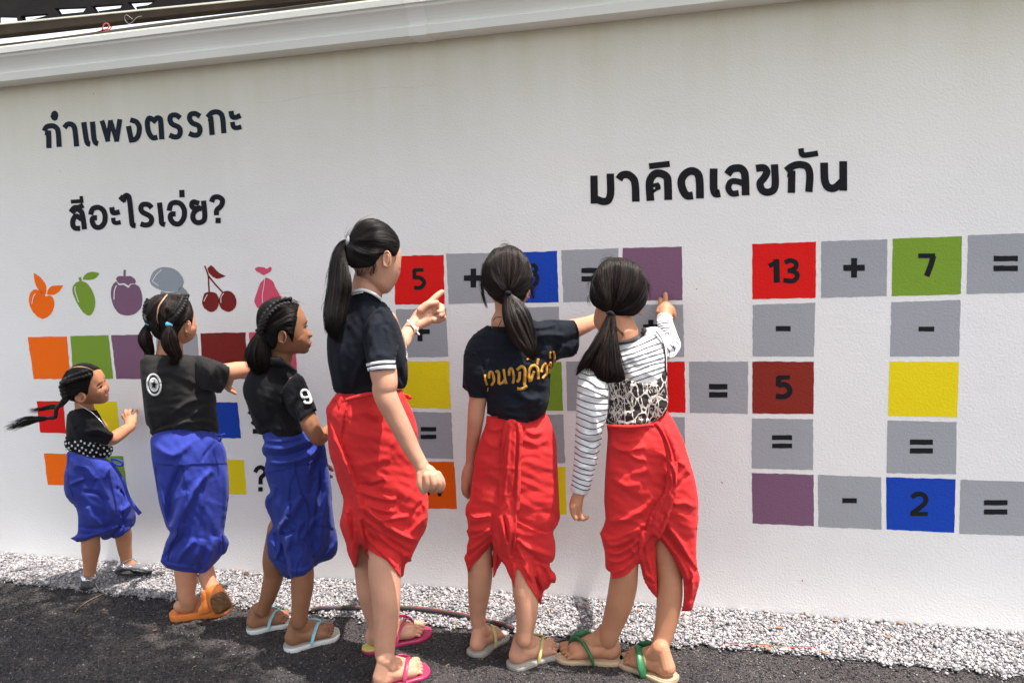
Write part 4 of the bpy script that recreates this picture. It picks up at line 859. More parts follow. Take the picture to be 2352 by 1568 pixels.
# silver shoes
sh, _ = blob('M 365,1335 372,1330 430,1335 495,1345 500,1370 490,1420 487,1445 420,1455 362,1445 358,1400', .285, 1.3, step=1.6, folds=[F_('M 370,1385 430,1375 490,1385', 2, 2), F_('M 430,1340 428,1440', 1.5, -2)])
s = link('shoe', sh, M_SILVER, p1); so, _ = blob('M 357,1432 420,1440 490,1425 498,1430 490,1455 440,1472 395,1472 360,1462', .287, 2.2, step=1.6); link('sole', so, M_SOLE, s)
link('strap', ribbon('M 490,1320 505,1360 495,1410', 2.6, .30, th=.003), M_SILVER, s); link('shoelace', tube(W3(smooth('M 498,1400 530,1450 600,1495', False, 6), .285), [.0010]*13, seg=5, sub=1), M_THREAD, s)
sh, sf = blob('M 670,1300! 690,1245 722,1192 745,1195 790,1225 850,1222 900,1225 960,1240 1010,1262 1025,1285 1015,1305 950,1312 850,1305 790,1290 700,1305', 'M 700,1250,.19 1000,1280,.11', 1.5, step=1.6, folds=[F_('M 720,1200 735,1250 800,1270', 3, 3), F_('M 880,1235 910,1270 1000,1290', 4, 2)])
s = link('shoe', sh, M_SILVER, p1); so, _ = blob('M 668,1295! 700,1300 790,1292 850,1303 950,1310 1028,1290! 1012,1312 950,1335 850,1333 800,1330 798,1338! 690,1326!', 'M 700,1310,.195 1000,1310,.115', 2.6, step=1.5); link('sole', so, M_SOLE, s)
link('strap', ribbon('M 725,1240 780,1200 850,1180 880,1205', 3.2, .225, th=.004), M_SILVER, s)

# ================================================================== 2: second girl, grey-black shirt
g = ground(410, 1412); CHN = []; p2 = thing('person', g, 'girl with two pigtails tied in blue, faded black star shirt and orange platform slippers', 'person', 'girls at the painted wall')
headf = Field('P 635,222 560,224 470,243 400,288 352,340 330,420 320,500 325,580 345,660 390,750 440,820 510,880 600,915 720,930 870,940! 930,912 990,875 1035,820 1055,740 1057,660 1040,590 1022,500 1000,420 970,350 920,290 850,250 760,228', .40, .95, step=2.4)
face = solid('P 640,240 500,260 400,330 350,440 340,560 400,720 500,850 620,900 750,930 870,942! 930,914 990,877 1035,820 1050,790 1052,770 1058,740 1060,690 1057,655 1046,620 1036,590 1022,510 1000,430 960,350 850,265 740,240', headf, off=-.003, step=1.8, folds=[F_('P 900,820 970,780 1030,700', 10, 5)])
parts = [face, C('P 690,850,27,.40 680,960,27,.41 670,1100,30,.42'), C('D 1560,270,26,.42 1640,420,38,.42 1680,700,38,.42 M 1350,100,30,.42 1370,500,28,.42 1400,800,22,.42', seg=20),
   C('D 1790,350,15,.40 1950,420,22,.40 H 200,860,21,.37 300,842,20,.33 400,835,18.5,.28 500,830,15,.22'), C('D 1390,380,10,.40 1500,560,10,.25 1700,600,13,.15'),
   C('H 235,880,12,.2 225,940,9,.18 205,985,9,.16'), C('H 190,985,7,.16 215,1015,5,.15 250,1035,4.4,.14 284,1053,3.8,.13'), C('H 215,975,6,.16 240,1000,4,.14 262,1015,3.5,.12'),
   C('M 1340,1150,24,.43 1330,1290,25.5,.43 E 1712,640,23.5,.43 1710,700,21,.435 1712,760,19,.44 1725,800,18.5,.44 1735,840,20,.43'), C('M 1480,1150,16,.40 E 1895,540,17.5,.40 1905,600,18.5,.41 1925,660,17,.42 1960,720,18,.42 2010,790,17,.40'),
   C('E 1650,860,14,.45 1740,850,18,.42 1830,850,17,.40 1900,870,14,.38'), C('E 1640,885,9,.45 1720,880,12,.43')]
parts += ear(P2('P 935,700')[0][0], P2('P 935,700')[0][1], 15, 33, .47, -.1)
body2 = fused('body', parts, SK2, p2, .0026, 2, .5, 'n t a b h h h l m s s')
h2 = link('hair', solid('P 635,216 560,218 470,237 395,282 346,340 325,420 315,500 318,580 338,660 400,760 450,830 510,872 600,900 700,905 780,870! 800,780 840,710 880,640 915,605! 970,610 985,680! 1000,600 1015,500 1000,425 975,350 925,288 850,244 760,222', headf, off=.008, taper=5, step=1.9,
   folds=[F_('P 635,225 560,320 510,420 490,520 495,620 530,700 560,800', 2.4, -5), F_('P 600,400 700,480 660,600', 8, 5), F_('P 860,300 780,430 700,560', 9, 5), F_('P 440,300 400,450 350,600', 9, 4)]), H_BRN_BASE, p2)
link('hair_parting', ribbon('P 638,226 590,285 535,360 505,430 493,510 490,590 510,650', [2.6, 3.4, 3.6, 3.4, 3.2, 2.8, 1.2], fr(headf, .003)), M_SCALP, h2)
braid('P 885,265 860,340 815,420 765,490 720,560 685,620', 8.5, fr(headf, .0005), h2, H_BRN_BR, 20, 3.4)
braid('P 372,310 338,380 325,450 325,530 340,600', 6, fr(headf, .0005), h2, H_BRN_BR, 14, 2.6)
link('hair_strands', strands(['P 660,240 585,350 540,480 610,600', 'P 700,235 640,360 600,480 640,590', 'P 780,240 740,340 690,460 670,580', 'P 850,260 820,350 760,470 690,590', 'P 930,320 900,420 820,520 710,610', 'P 990,450 950,520 860,590 710,630', 'P 930,610 880,640 800,660 710,650'], 420, fr(headf, .0008), seed=11), H_BRN, h2)
link('hair_strands', strands(['P 620,235 540,320 440,400 345,600', 'P 580,240 470,300 400,400 345,590', 'P 560,330 500,450 430,550 360,620', 'P 500,560 480,620 430,650 370,630', 'P 540,780 500,740 440,690 380,640'], 300, fr(headf, .0008), seed=12), H_BRN, h2)
link('hair_strands', strands(['P 700,880 690,800 680,720 670,660', 'P 620,880 630,800 650,730 660,660', 'P 780,860 750,780 700,720 680,660'], 120, fr(headf, .0008), seed=13), H_BRN, h2)
for bx, by in ((360, 630), (663, 662)):
    q = P2('P %d,%d' % (bx, by))[0]; dd = headf.front(q[:1], q[1:])[0]+.016 if bx > 500 else .475
    link('hair_band', C('V %f,%f,6.2,%f %f,%f,6.2,%f' % (q[0]-2.2, q[1]-1.2, dd, q[0]+2.2, q[1]+1.6, dd)), M_SKY, h2)
pt, pf = blob('P 650,668 605,720 562,800 545,880 550,960 585,1030 640,1085 690,1110 660,1170 660,1230 740,1225 805,1165 830,1090 820,1020 803,950 795,880 770,800 722,735 690,675', .505, .75, step=1.8, folds=[F_('P 660,700 640,850 660,1000 700,1100', 3, 3), F_('P 680,700 720,850 740,1000 760,1120', 3, -3)])
link('pigtail', pt, H_BRN_BASE, p2); link('pigtail_strands', strands(['P 655,668 580,780 550,900 600,1030 690,1120 640,1220', 'P 662,668 620,800 610,920 660,1050 720,1120 660,1250', 'P 670,668 670,800 690,920 730,1040 770,1120 710,1240', 'P 680,668 730,780 770,900 810,1010 830,1090 770,1230', 'P 688,670 760,790 790,900 800,1000 835,1090 800,1180'], 320, fr(pf, .0), jit=2, seed=14, lift=.006, wild=.4), H_BRN, p2)
pt, pf = blob('P 352,640 300,680 242,760 214,850 225,930 262,1000 320,1045 345,1080 320,1130 335,1190 400,1245 455,1235 460,1180 440,1120 455,1040 448,960 432,900 420,850 402,780 382,700 372,645', .46, .75, step=1.8)
link('pigtail', pt, H_BRN_BASE, p2); link('pigtail_strands', strands(['P 355,640 270,740 220,850 250,960 330,1060 320,1150 400,1250', 'P 362,640 320,760 290,860 320,970 380,1070 370,1150 450,1230', 'P 372,640 380,760 390,860 420,960 440,1060 400,1150 470,1210'], 260, fr(pf, .0), jit=2, seed=15, lift=.006, wild=.4), H_BRN, p2)
sf2 = [F_('D 1990,880 1800,860 1600,900 1400,970', 8, 8), F_('D 1980,720 1850,740 1700,860 1500,930', 7, 7), F_('D 1960,600 1850,640 1700,700 1560,800', 7, 6), F_('D 1830,270 1810,400 1795,580', 2, -3), F_('D 1990,990 1900,940 1750,900', 6, 6), F_('D 1400,960 1500,900 1640,880', 5, -5), F_('D 1960,590 1880,580 1800,620', 7, -6), F_('D 1340,650 1360,800 1400,930', 7, 5)]
sp, sfl = blob('D 1284,330 1292,285 1315,258 1345,246 1500,250 1680,246 1780,254 1850,258 1900,300 1950,420 1960,560! 1985,640 1990,760 2006,870 2010,940 1995,985 1950,1003 1880,992 1750,945 1640,932 1520,960 1400,995! 1376,965 1375,930 1340,880 1325,780 1310,640 1295,500', .42, .85, cap=85, step=2.3, over='tn', lay=0.01, folds=sf2, wr=(2.0, 24, 3, .2))
s2 = link('shirt', sp, C_WASH, p2)
sl, slf = blob('D 1800,256! 1850,255 1950,288 2060,330 2108,362! 2106,430 2080,520 2032,597! 1995,600 1920,575 1840,560 1790,500 1785,400', 'D 1830,400,.44 2080,450,.39', .95, step=2.2, over='a', lay=0.006, folds=[F_('D 2070,350 2062,450 2005,592', 1.6, 2.4), F_('D 1990,320 1940,450 1880,560', 8, 5), F_('D 1900,300 1860,430 1820,520', 6, -4)], wr=(1.2, 20, 4, .9))
link('sleeve', sl, C_WASH, p2)
E2 = lambda cx, cy, a, b, rot, n=26: np.array([(cx+a*math.cos(t)*math.cos(rot)-b*math.sin(t)*math.sin(rot), cy+a*math.cos(t)*math.sin(rot)+b*math.sin(t)*math.cos(rot)) for t in np.linspace(0, 6.283, n, endpoint=False)])
def ringm(c, a, b, rot, w_, dep):
    e = E2(c[0], c[1], a, b, rot); s = 'V '+' '.join('%f,%f' % tuple(q) for q in e); return ribbon(s, w_, dep, closed=True, sub=1, th=.0025)
cc = P2('D 1413,522')[0]; kids([('printed_emblem', jn([ringm(cc, 15.5, 24, -.12, 4.6, fr(sfl, .001)), ringm(cc, 10, 16, -.12, 1.6, fr(sfl, .001)), ringm(cc, 8.0, 13.5, -.12, 3.2, fr(sfl, .0006)), ringm(cc, 5.0, 9.0, -.12, 3.2, fr(sfl, .0004)), ringm(cc, 2.4, 4.6, -.12, 3.4, fr(sfl, .0002))]), M_PRINT)], s2)
star = [(cc[0]+(8.2 if k % 2 == 0 else 3.3)*math.sin(k*math.pi/5+.12), cc[1]-(11.5 if k % 2 == 0 else 4.4)*math.cos(k*math.pi/5+.12)) for k in range(10)]
link('printed_star', decal('V '+' '.join('%f,%f' % q for q in star), fr(sfl, .0045), step=1., sm=False), C_BLK, s2)
pf2 = [F_('M 1300,330 1240,460 1190,600 1180,760 1170,880', 11, -15.3), F_('M 1330,560 1290,700 1220,860 1180,940', 11, 15.3), F_('M 1570,360 1440,500 1370,640 1290,800 1230,930', 8, 11.9), F_('M 1060,420 1100,600 1140,780 1180,920', 9, 10.2), F_('M 1530,380 1510,560 1490,720', 6, 5.1), F_('M 1690,340 1700,560 1690,820 1650,1150', 7, 8.5),
  F_('M 1660,960 1655,1050 1650,1180', 8, -23.8, 's'), F_('M 1150,1060 1240,960 1300,850', 10, 11.9), F_('M 1130,1180 1200,1100 1320,960', 8, -8.5), F_('M 1250,1220 1300,1130 1420,1000', 8, 8.5), F_('M 1500,1290 1560,1130 1600,980', 10, 11.9), F_('M 1380,1270 1440,1200 1480,1290', 8, -8.5), F_('M 1150,1230 1300,1250 1440,1270', 5, 8.5),
  F_('M 1010,120 1200,230 1380,120', 10, 6.8), F_('M 1600,110 1500,230 1480,290', 4, -5.1), F_('M 1640,100 1690,200 1700,300', 7, 6.8), F_('M 1480,1000 1450,1120 1400,1240', 12, 8.5)]
pm, pfld = blob('M 1012,62 1008,180 1022,300 1042,420 1062,540 1087,680 1122,800 1152,890 1182,942 1150,1010 1120,1110 1095,1205! 1150,1260 1200,1278 1300,1297 1420,1308 1500,1306 1570,1250 1645,1172! 1662,1150 1700,1118 1726,1030 1702,972 1682,940 1700,800 1722,640 1728,500 1716,330 1695,180 1650,90 1600,20 1300,-20 1100,10', .42, .82, cap=92, step=2.4, over='tlm', lay=0.004, folds=pf2, wr=(1.6, 30, 5, 1.2))
t2 = link('trousers', pm, C_BLUE, p2); fp = fr(pfld, .002, pf2)
stitch('M 1022,303 1150,315 1300,316 1450,302 1705,304', fp, t2, w_=1.6); stitch('M 1298,320 1310,420 1335,520 1345,640', fp, t2); stitch('M 1045,330 1055,420 1075,560', fp, t2); stitch('M 1250,880 1250,960 1190,1060 1160,1200', fp, t2)
link('waist_tie', ribbon('M 1600,40 1650,60 1640,100 1620,60 1690,35', 5, .44, th=.004), C_BLUE, t2)
# orange slippers
fs, frm, ank, _n = foot(P2('E 1592,975')[0], P2('E 2085,900')[0], 1, .082)
def slab(o, d_, th, mt, par, nm, k=.5, **kw): m_, f_ = blob(o, d_, k, step=1.6, **kw); return link(nm, m_, mt, par)
sl1 = sandal(p2, frm, M_ORG, M_ORG, None, sole=.027, wid=1.28, straps='')
slab('E 1615,905! 1605,870! 1650,905 1740,898 1830,872! 1810,890 1720,912', 'E 1640,890,.50 1820,880,.46', 0, SK2, sl1, 'heel_skin', .5) if False else None
slab('E 1850,715! 1880,716 1903,780 1925,860 1945,915! 1900,932 1812,948! 1818,900 1848,830 1843,760', 'E 1860,800,.475', 0, M_ORG, sl1, 'upper_band', .7)
sl2 = slab('E 1885,715 1955,668 2030,658 2045,690 2090,750 2130,835 2125,872 2050,922 1978,938 1945,905 1905,840 1880,780', 'E 1960,800,.47', 0, M_ORG, p2, 'slipper', .75)
fo = Field('E 1925,800 1965,748 2045,722 2082,752 2130,832 2122,872 2050,920 1982,936 1950,900', .492, .35)
link('worn_sole', solid('E 1927,802 1967,750 2043,725 2080,754 2126,832 2118,868 2048,915 1984,930 1952,897', fo, off=.02, taper=3, step=1.4, wr=(1.2, 6, 3, .8)), M_BRSOLE, sl2)
link('sole_rim', ribbon('E 1895,790 1935,730 2030,690 2060,705', 1.2, .51, th=.003), M_BRSOLE, sl2) if False else None
# ================================================================== 3: third girl, polo shirt with a 9
g = ground(620, 1460); CHN = []; p3 = thing('person', g, 'girl in profile wearing a black polo with a 9 on its sleeve and blue trousers', 'person', 'girls at the painted wall')
headf = Field('H 865,240! 902,290 925,340 941,392 935,432 943,465 966,492 989,517! 983,538 958,547! 966,562 986,580! 978,600! 982,612 966,632 952,650 950,672 918,690 860,690 800,695 730,700 650,690 585,640 530,570 495,490 480,400 482,330 505,265 560,215 640,186 720,184 800,203', .52, .78, step=2.4)
face = solid('H 862,245! 900,292 923,340 939,392 933,430! 940,462 963,490 988,515! 987,528 975,540 958,547! 964,562 984,578 980,592! 972,600! 979,612 970,626 956,640! 956,660 945,676 915,690 860,688 800,695 720,700 650,685 585,635 535,570 500,490 486,400 490,330 510,270 570,222 640,194 720,192 800,210', headf, off=-.003, step=1.7, folds=[F_('H 900,430 930,455 945,480', 5, -4), F_('H 880,540 910,580 900,640', 10, 4), F_('H 850,680 900,670 940,640', 8, 3), F_('H 955,500 975,520 960,535', 4, 4)])
parts = [face, C('H 690,600,32,.52 690,700,29,.52 650,780,31,.53'), C('H 640,790,28,.53 650,950,40,.53 680,1200,38,.53 N 780,60,36,.53 800,400,36,.53 830,800,30,.53', seg=20),
   C('H 810,960,15,.55 900,1150,20,.595 965,1330,20.5,.61 1015,1430,18.5,.61 1050,1468,16,.60 1095,1430,15.5,.56 1150,1380,14,.50 1250,1300,12,.42'), C('L 330,860,9,.40 372,895,6.5,.40 392,905,5,.40 418,930,4,.40'), C('L 340,960,7,.40 385,985,5,.40 412,990,3.6,.40'),
   C('N 700,900,30,.50 640,1180,27,.50 F 165,560,23,.49 145,650,21.5,.49 115,760,18.5,.49 82,850,15.5,.49 70,900,14.5,.49'), C('N 850,1000,34,.57 880,1250,28,.57 F 425,560,26.5,.57 425,680,25.5,.575 415,800,22,.58 405,900,19.5,.58 392,1000,18.2,.58')]
f1, fr1, a1, _n = foot(P2('F -60,1095')[0], P2('F 320,1000')[0], 1, .082, sole=.016)
f2, fr2, a2, _n = foot(P2('F 290,1262')[0], P2('F 735,1120')[0], 1, .086, sole=.016)
parts += f1+f2+[tube([W3([P2('F 72,900')[0]], .49)[0], a1], [.021, .023]), tube([W3([P2('F 392,1000')[0]], .58)[0], a2], [.0255, .026])]
parts += ear(P2('H 712,540')[0][0], P2('H 712,540')[0][1], 20, 32, .615, -.1)
body3 = fused('body', parts, SK3, p3, .0026, 2, .5, 'n t a h h l m')
kids([('eye', ribbon('H 905,455 925,440 945,435', [1, 3.2, 2.2], fr(headf, -.001), th=.003), M_IRIS), ('eyebrow', ribbon('H 918,415 932,400 942,385', [1, 2.4, 1.5], fr(headf, -.001), th=.003), M_BROW),
      ('lips', ribbon('H 955,598 970,585 984,580', [.8, 2.4, 2], fr(headf, .0), th=.0025), M_LIP), ('lips', ribbon('H 957,602 968,608 978,606', [.8, 3.4, 2.8], fr(headf, .0), th=.0025), M_LIP), ('nostril', ribbon('H 958,538 968,536', 1.5, fr(headf, .0), th=.002), M_BROW)], body3)
h3 = link('hair', solid('H 868,238! 850,300 842,360 832,420 820,500 805,590! 782,545 762,500 705,470! 672,500 668,560 650,630 605,650 560,610 520,550 490,490 472,410 475,330 500,262 556,208 638,180 722,178 802,198', headf, off=.008, taper=5, step=1.9,
    folds=[F_('H 800,215 700,250 620,300 560,380 520,480', 7, 5), F_('H 860,260 760,300 650,380 560,460', 6, -3), F_('H 830,360 740,400 640,440', 7, 4)]), H_BLK_BASE, p3)
braid('H 790,205 720,215 655,245 600,295 560,350 535,410 520,470', 8, fr(headf, .0005), h3, H_BLK_BR, 22, 3.6)
link('hair_strands', strands(['H 700,190 640,220 590,260 540,330 500,420', 'H 620,200 560,250 520,310 490,390 500,470', 'H 560,230 505,290 490,350 485,420 510,480'], 220, fr(headf, .0008), seed=21), H_BLK, h3)
link('hair_strands', strands(['H 860,245 790,230 720,240 650,280 590,350', 'H 862,260 780,270 700,310 620,370 560,440', 'H 850,310 780,320 690,370 610,420 540,480', 'H 842,370 760,380 680,420 600,450 530,485', 'H 830,430 750,430 680,450 600,480 530,490', 'H 815,500 770,490 700,465 610,500 540,500', 'H 665,560 640,560 600,540 560,520 530,495', 'H 640,640 610,620 580,590 550,540 520,500'], 520, fr(headf, .0008), seed=22), H_BLK, h3)
link('hair_strands', strands(['H 850,340 835,420 820,480 800,580', 'H 835,360 815,430 795,500 800,560', 'H 800,440 780,480 775,520 795,540'], 60, fr(headf, .0008), seed=23), H_BLK, h3)
pt, pf = blob('H 482,485 430,545 388,620 368,700 385,770 415,830 455,860 500,888 535,885 590,830 608,760 600,690 580,610 560,545 545,500 520,480', .60, .8, step=1.9, folds=[F_('H 510,500 470,620 450,740 470,840', 4, 4), F_('H 530,510 540,640 550,760 520,860', 4, -3)])
link('ponytail', pt, H_BLK_BASE, p3); link('ponytail_strands', strands(['H 490,490 400,610 370,700 400,800 470,860', 'H 500,490 440,620 430,740 460,820 500,900', 'H 515,490 490,640 490,760 510,840 520,900', 'H 530,490 550,620 570,740 560,820 540,890', 'H 540,495 590,620 610,720 600,790 560,880'], 420, fr(pf), jit=2, seed=24, lift=.006, wild=.4), H_BLK, p3)
link('hair_band', C('H 478,476,4,.56 510,482,6,.59 545,492,4,.57'), C_BLK, h3)
sf3 = [F_('H 850,860 760,960 700,1050 690,1160 740,1260', 6, 9, 's'), F_('H 930,1400 800,1380 650,1250', 9, 6), F_('H 500,1420 600,1380 760,1390', 7, 6), F_('H 380,1130 450,1250 520,1350', 9, 6), F_('H 600,1000 560,1150 600,1300', 12, 5), F_('H 700,1150 760,1300 820,1400', 8, -6)]
sp, sfl = blob('H 418,835 385,890 360,950 348,1010 358,1080 388,1160 418,1260 458,1360 490,1425! 560,1440 700,1452 850,1442 948,1425! 925,1370 880,1290 900,1100 900,960 870,880 800,810 740,750 660,715 590,720 500,780', .53, .9, step=2.3, over='tn', lay=0.01, folds=sf3, wr=(1.5, 24, 6, .8))
s3 = link('polo_shirt', sp, C_BLK, p3)
sl, slf = blob('H 845,862! 905,905 942,985 982,1085 1012,1155 1030,1210! 1000,1222 950,1250 872,1312! 830,1290 770,1220 725,1120 710,1030 760,940', 'H 800,1000,.585 960,1200,.60', .75, step=2.1, over='a', lay=0.006, folds=[F_('H 1020,1190 960,1215 850,1290', 2, 2.5), F_('H 760,1180 830,1100 870,960', 8, 5), F_('H 800,1250 880,1180 960,1120', 7, 4)], wr=(1.2, 20, 7, .9))
slo3 = link('sleeve', sl, C_BLK, p3)
cl, clf = blob('H 598,722! 660,716 720,738 790,790 852,852! 800,845 720,806 600,792!', .585, .9, step=1.8, folds=[F_('H 600,780 700,790 780,826', 2, 2)])
link('collar', cl, C_BLK, s3)
kids([('printed_number', jn([ribbon('H 925,1092 895,1085 885,1045 905,1022 935,1025 955,1050 975,1110 968,1138 925,1138 912,1120', 5.6, fr(slf, .0015), th=.003), ribbon('H 930,1092! 955,1082!', 5, fr(slf, .0013), th=.003)]), M_PRINT)], s3)
pf3 = [F_('N 560,90 700,100 900,60', 6, 7.8), F_('N 540,150 700,170 860,130 980,90', 8, 10.4), F_('N 560,220 720,240 900,190 1020,120', 8, -7.8), F_('N 560,290 720,300 900,260 1050,180', 7, 7.8), F_('N 1060,150 1040,260 1000,400 980,600', 12, -10.4), F_('N 1100,140 1120,400 1110,700 1040,1000', 9, 11.7), F_('N 1070,300 1060,600 1000,900', 6, -9.1), F_('N 1140,420 1150,700 1160,900', 7, 7.8),
   F_('N 560,650 620,590 640,500', 8, 9.1), F_('N 760,800 700,880 690,930 770,950', 7, 13), F_('N 690,935 770,955 830,915', 5, -18.2), F_('N 775,660 745,780 700,880', 7, 10.4), F_('N 830,880 790,960 760,1060 700,1200', 8, 11.7), F_('N 900,830 850,930 840,1050', 9, 7.8), F_('N 640,940 700,1050 720,1180', 7, -11.7), F_('N 680,980 690,1080 650,1180', 5, 9.1), F_('N 590,1000 640,1080 660,1190', 7, 7.8),
   F_('N 1100,900 1050,1080 950,1240', 12, 10.4), F_('N 1180,900 1150,1050 1000,1200', 7, -6.5), F_('N 940,1050 900,1180 860,1300', 10, 7.8), F_('N 760,1120 790,1230 770,1330', 7, 7.8), F_('N 1070,760 980,860 900,1000', 7, 7.8), F_('N 900,600 830,700 790,800', 9, 7.8), F_('N 610,560 600,700 650,850', 9, -7.8), F_('N 660,1210 780,1290 900,1290 1080,1190', 6, 7.8)]
pm, pfld = blob('N 532,40 546,110 524,165 532,215 562,255 550,330 552,390 575,480 600,562 562,612 552,680 576,750 622,862 602,920 574,960 570,1030 580,1150 602,1195 660,1272 730,1345 770,1366 830,1345 910,1330 1000,1262 1060,1217 1160,1182 1207,1130 1221,1060 1215,970 1192,860 1172,700 1166,540 1146,400 1120,240 1100,130 1060,60 900,-10 700,-20', .53, .8, cap=88, step=2.4, over='tlm', lay=0.004, folds=pf3, wr=(1.6, 28, 8, 1.0))
t3 = link('trousers', pm, C_BLUE2, p3); fp = fr(pfld, .002, pf3)
stitch('N 550,390 700,362 850,325 1000,290 1070,240', fp, t3, w_=1.6); stitch('N 835,270 820,400 780,500 770,640', fp, t3); stitch('N 830,370 880,560 950,720 940,900 900,1050 900,1140 850,1230 840,1330', fp, t3, w_=1.8)
for fr_ in (fr1, fr2): sandal(p3, fr_, M_WSOLE, M_AQUA, M_GBED, sole=.016, sw=.0072)

# ================================================================== 4: tallest girl
g = ground(905, 1540); CHN = []; p4 = thing('person', g, 'tallest girl with long high ponytail, white trimmed black shirt and red wrap', 'person', 'girls at the painted wall')
headf = Field('I 260,330 300,240 360,168 430,132 510,132 592,165 655,212 705,275 732,330 742,400! 752,450 755,520 748,580 735,640 712,700 672,770 642,803 610,816 565,816 500,760 420,700 340,640 290,575 250,530 236,450 242,380', .66, .82, step=2.5)
face = solid('I 270,340 310,250 370,180 440,145 510,145 590,178 650,225 698,285 725,340 738,400! 748,440 756,470! 750,500 748,540 744,600 732,650 702,716 664,775 642,800 610,816 566,816! 500,760 420,700 350,640 300,570 262,530 250,450 252,380', headf, off=-.003, step=1.8, folds=[F_('I 560,700 600,760 640,780', 10, 4)])
parts = [face, C('I 470,620,34,.65 440,720,34,.65 430,820,37,.66'), C('H 1450,140,34,.65 1480,350,50,.65 1500,700,46,.65 1500,950,44,.65 N 1650,100,50,.65 1650,500,50,.65 1650,850,36,.65', seg=22),
   C('H 1600,430,28,.73 1620,700,29,.77 1640,860,31,.79 1655,960,29,.80 L 895,200,27.5,.80 930,300,26.5,.80 1000,440,24.5,.79 1090,620,22,.78 1160,760,19,.775 1215,850,17,.77 1245,905,17,.77'), C('L 1215,870,15,.77 1255,940,16,.772 1290,985,14,.772'), C('L 1235,890,12,.77 1310,940,14,.768 1365,985,10,.765'),
   C('L 1225,960,9,.785 1222,1040,8,.792 1232,1090,7,.792 1262,1130,6.5,.786'), C('L 1285,985,9,.79 1292,1050,8,.795 1278,1105,7,.79 1262,1125,5.5,.775'), C('L 1325,980,8.5,.788 1345,1050,7.6,.792 1335,1095,6.6,.785 1318,1118,5.5,.77'), C('L 1362,975,8.5,.778 1392,1040,7.6,.78 1390,1095,6.6,.772 1358,1125,5.6,.76'), C('L 1388,965,8,.765 1425,1030,7.4,.762 1428,1090,6.6,.756 1400,1118,5.6,.75'),
   C('H 1690,370,18,.55 1760,560,19,.46 1800,600,18,.42 1850,520,16.5,.36 1905,430,15,.32 1940,385,14,.30'), C('H 1930,400,14,.30 1985,345,19,.28 2040,330,18,.27'), C('H 1960,430,10,.31 2040,380,14,.28 2070,360,10,.27'),
   C('H 1985,290,10,.30 2040,240,8.5,.29 2090,228,7.5,.28 2130,220,6.2,.27'), C('H 2020,270,10,.27 2075,215,8,.25 2130,160,7.2,.23 2178,122,6,.21'),
   C('H 2060,290,10,.27 2120,250,8.5,.26 2168,262,8,.26 2172,300,7,.28 2150,305,5.5,.29'), C('H 2065,330,10,.27 2130,300,8,.26 2180,318,7.5,.27 2165,338,6,.29'), C('H 2060,370,9,.28 2130,385,7.5,.27 2175,370,6.5,.27 2202,357,5,.27'),
   C('N 1650,950,38,.66 1640,1150,36,.67 F 1175,400,37,.68 1180,560,37.5,.69 1188,680,35,.70 1195,820,32.5,.71 1195,1000,28.5,.72 1185,1150,25.5,.725 1180,1300,22.5,.73'), C('N 1480,900,30,.56 1460,1100,28,.56 F 1010,480,27,.555 1030,700,27,.55 1062,880,22,.545 1098,1040,17.5,.54 1100,1130,17,.54')]
f1, fr1, a1, _n = foot(P2('F 1015,1278')[0], P2('F 1575,1105')[0], 1, .084, sole=.013)
f2, fr2, a2, _n = foot(P2('F 1105,1640')[0], P2('F 1545,1440')[0], 1, .088, sole=.013)
parts += f1+f2+[tube([W3([P2('F 1100,1130')[0]], .54)[0], a1], [.0235, .025]), tube([W3([P2('F 1180,1300')[0]], .73)[0], a2], [.030, .030]), C('F 1245,1430,10,.745 1240,1460,9,.745')]
parts += ear(P2('I 620,505')[0][0], P2('I 620,505')[0][1], 20, 44, .765, -.05)
body4 = fused('body', parts, SK4, p4, .0026, 2, .5, 'n t a h h f f f f f b h h h h h h h m k x')
link('fingernail', decal('H 2162,118 2178,108 2192,118 2182,135 2168,135', .21, th=.010, step=1), M_NAIL, body4) if False else None
h4 = link('hair', solid('I 250,330 296,236 356,162 430,127 512,127 596,160 660,208 710,270 736,330 738,385! 722,430 700,470! 670,470 650,425 610,425! 588,450 560,455 535,500 505,548 440,575 345,580 290,575 248,532 232,450 236,380', headf, off=.008, taper=6, step=2.,
   folds=[F_('I 720,330 600,240 450,250 300,320', 7, -3), F_('I 690,390 560,320 420,310 280,340', 9, 4), F_('I 640,420 500,400 380,370 280,350', 8, -3), F_('I 560,450 430,450 330,420 270,360', 9, 5), F_('I 300,570 290,480 260,380', 8, 4)]), H_BLK_BASE, p4)
link('hair_strands', strands(['I 480,128 400,160 320,230 262,320', 'I 560,145 440,175 340,250 265,322', 'I 640,195 500,205 370,270 266,325', 'I 700,265 560,235 400,285 268,328', 'I 728,325 600,275 430,305 268,332', 'I 735,375 620,330 440,335 268,336', 'I 710,450 600,385 440,365 268,340', 'I 655,430 560,410 430,390 268,344', 'I 590,440 490,445 380,410 268,348', 'I 530,510 440,500 340,440 266,352', 'I 460,570 380,540 310,460 264,356', 'I 340,580 300,540 275,460 260,360', 'I 250,530 240,480 245,420 256,360'], 1100, fr(headf, .0008), seed=31, lift=.003, jit=.9), H_BLK, h4)
link('hair_strands', strands(['I 480,560 500,600 470,640 440,660', 'I 520,520 510,570 490,620 520,640', 'I 400,580 390,620 350,660 330,700', 'I 340,580 330,640 340,700 360,730'], 40, fr(headf, .0008), seed=32, jit=3, rad=.0004), H_BLK, h4)
link('hair_strands', strands(['I 700,480 690,510 680,540', 'I 710,470 700,500 690,520'], 5, fr(headf, .0008), seed=33, rad=.0003), H_BLK, h4)
link('hair_band', C('I 262,300,3.6,.71 264,340,6,.72 258,378,3.6,.71'), mat('grey hair band', (.25, .25, .25), .5), h4)
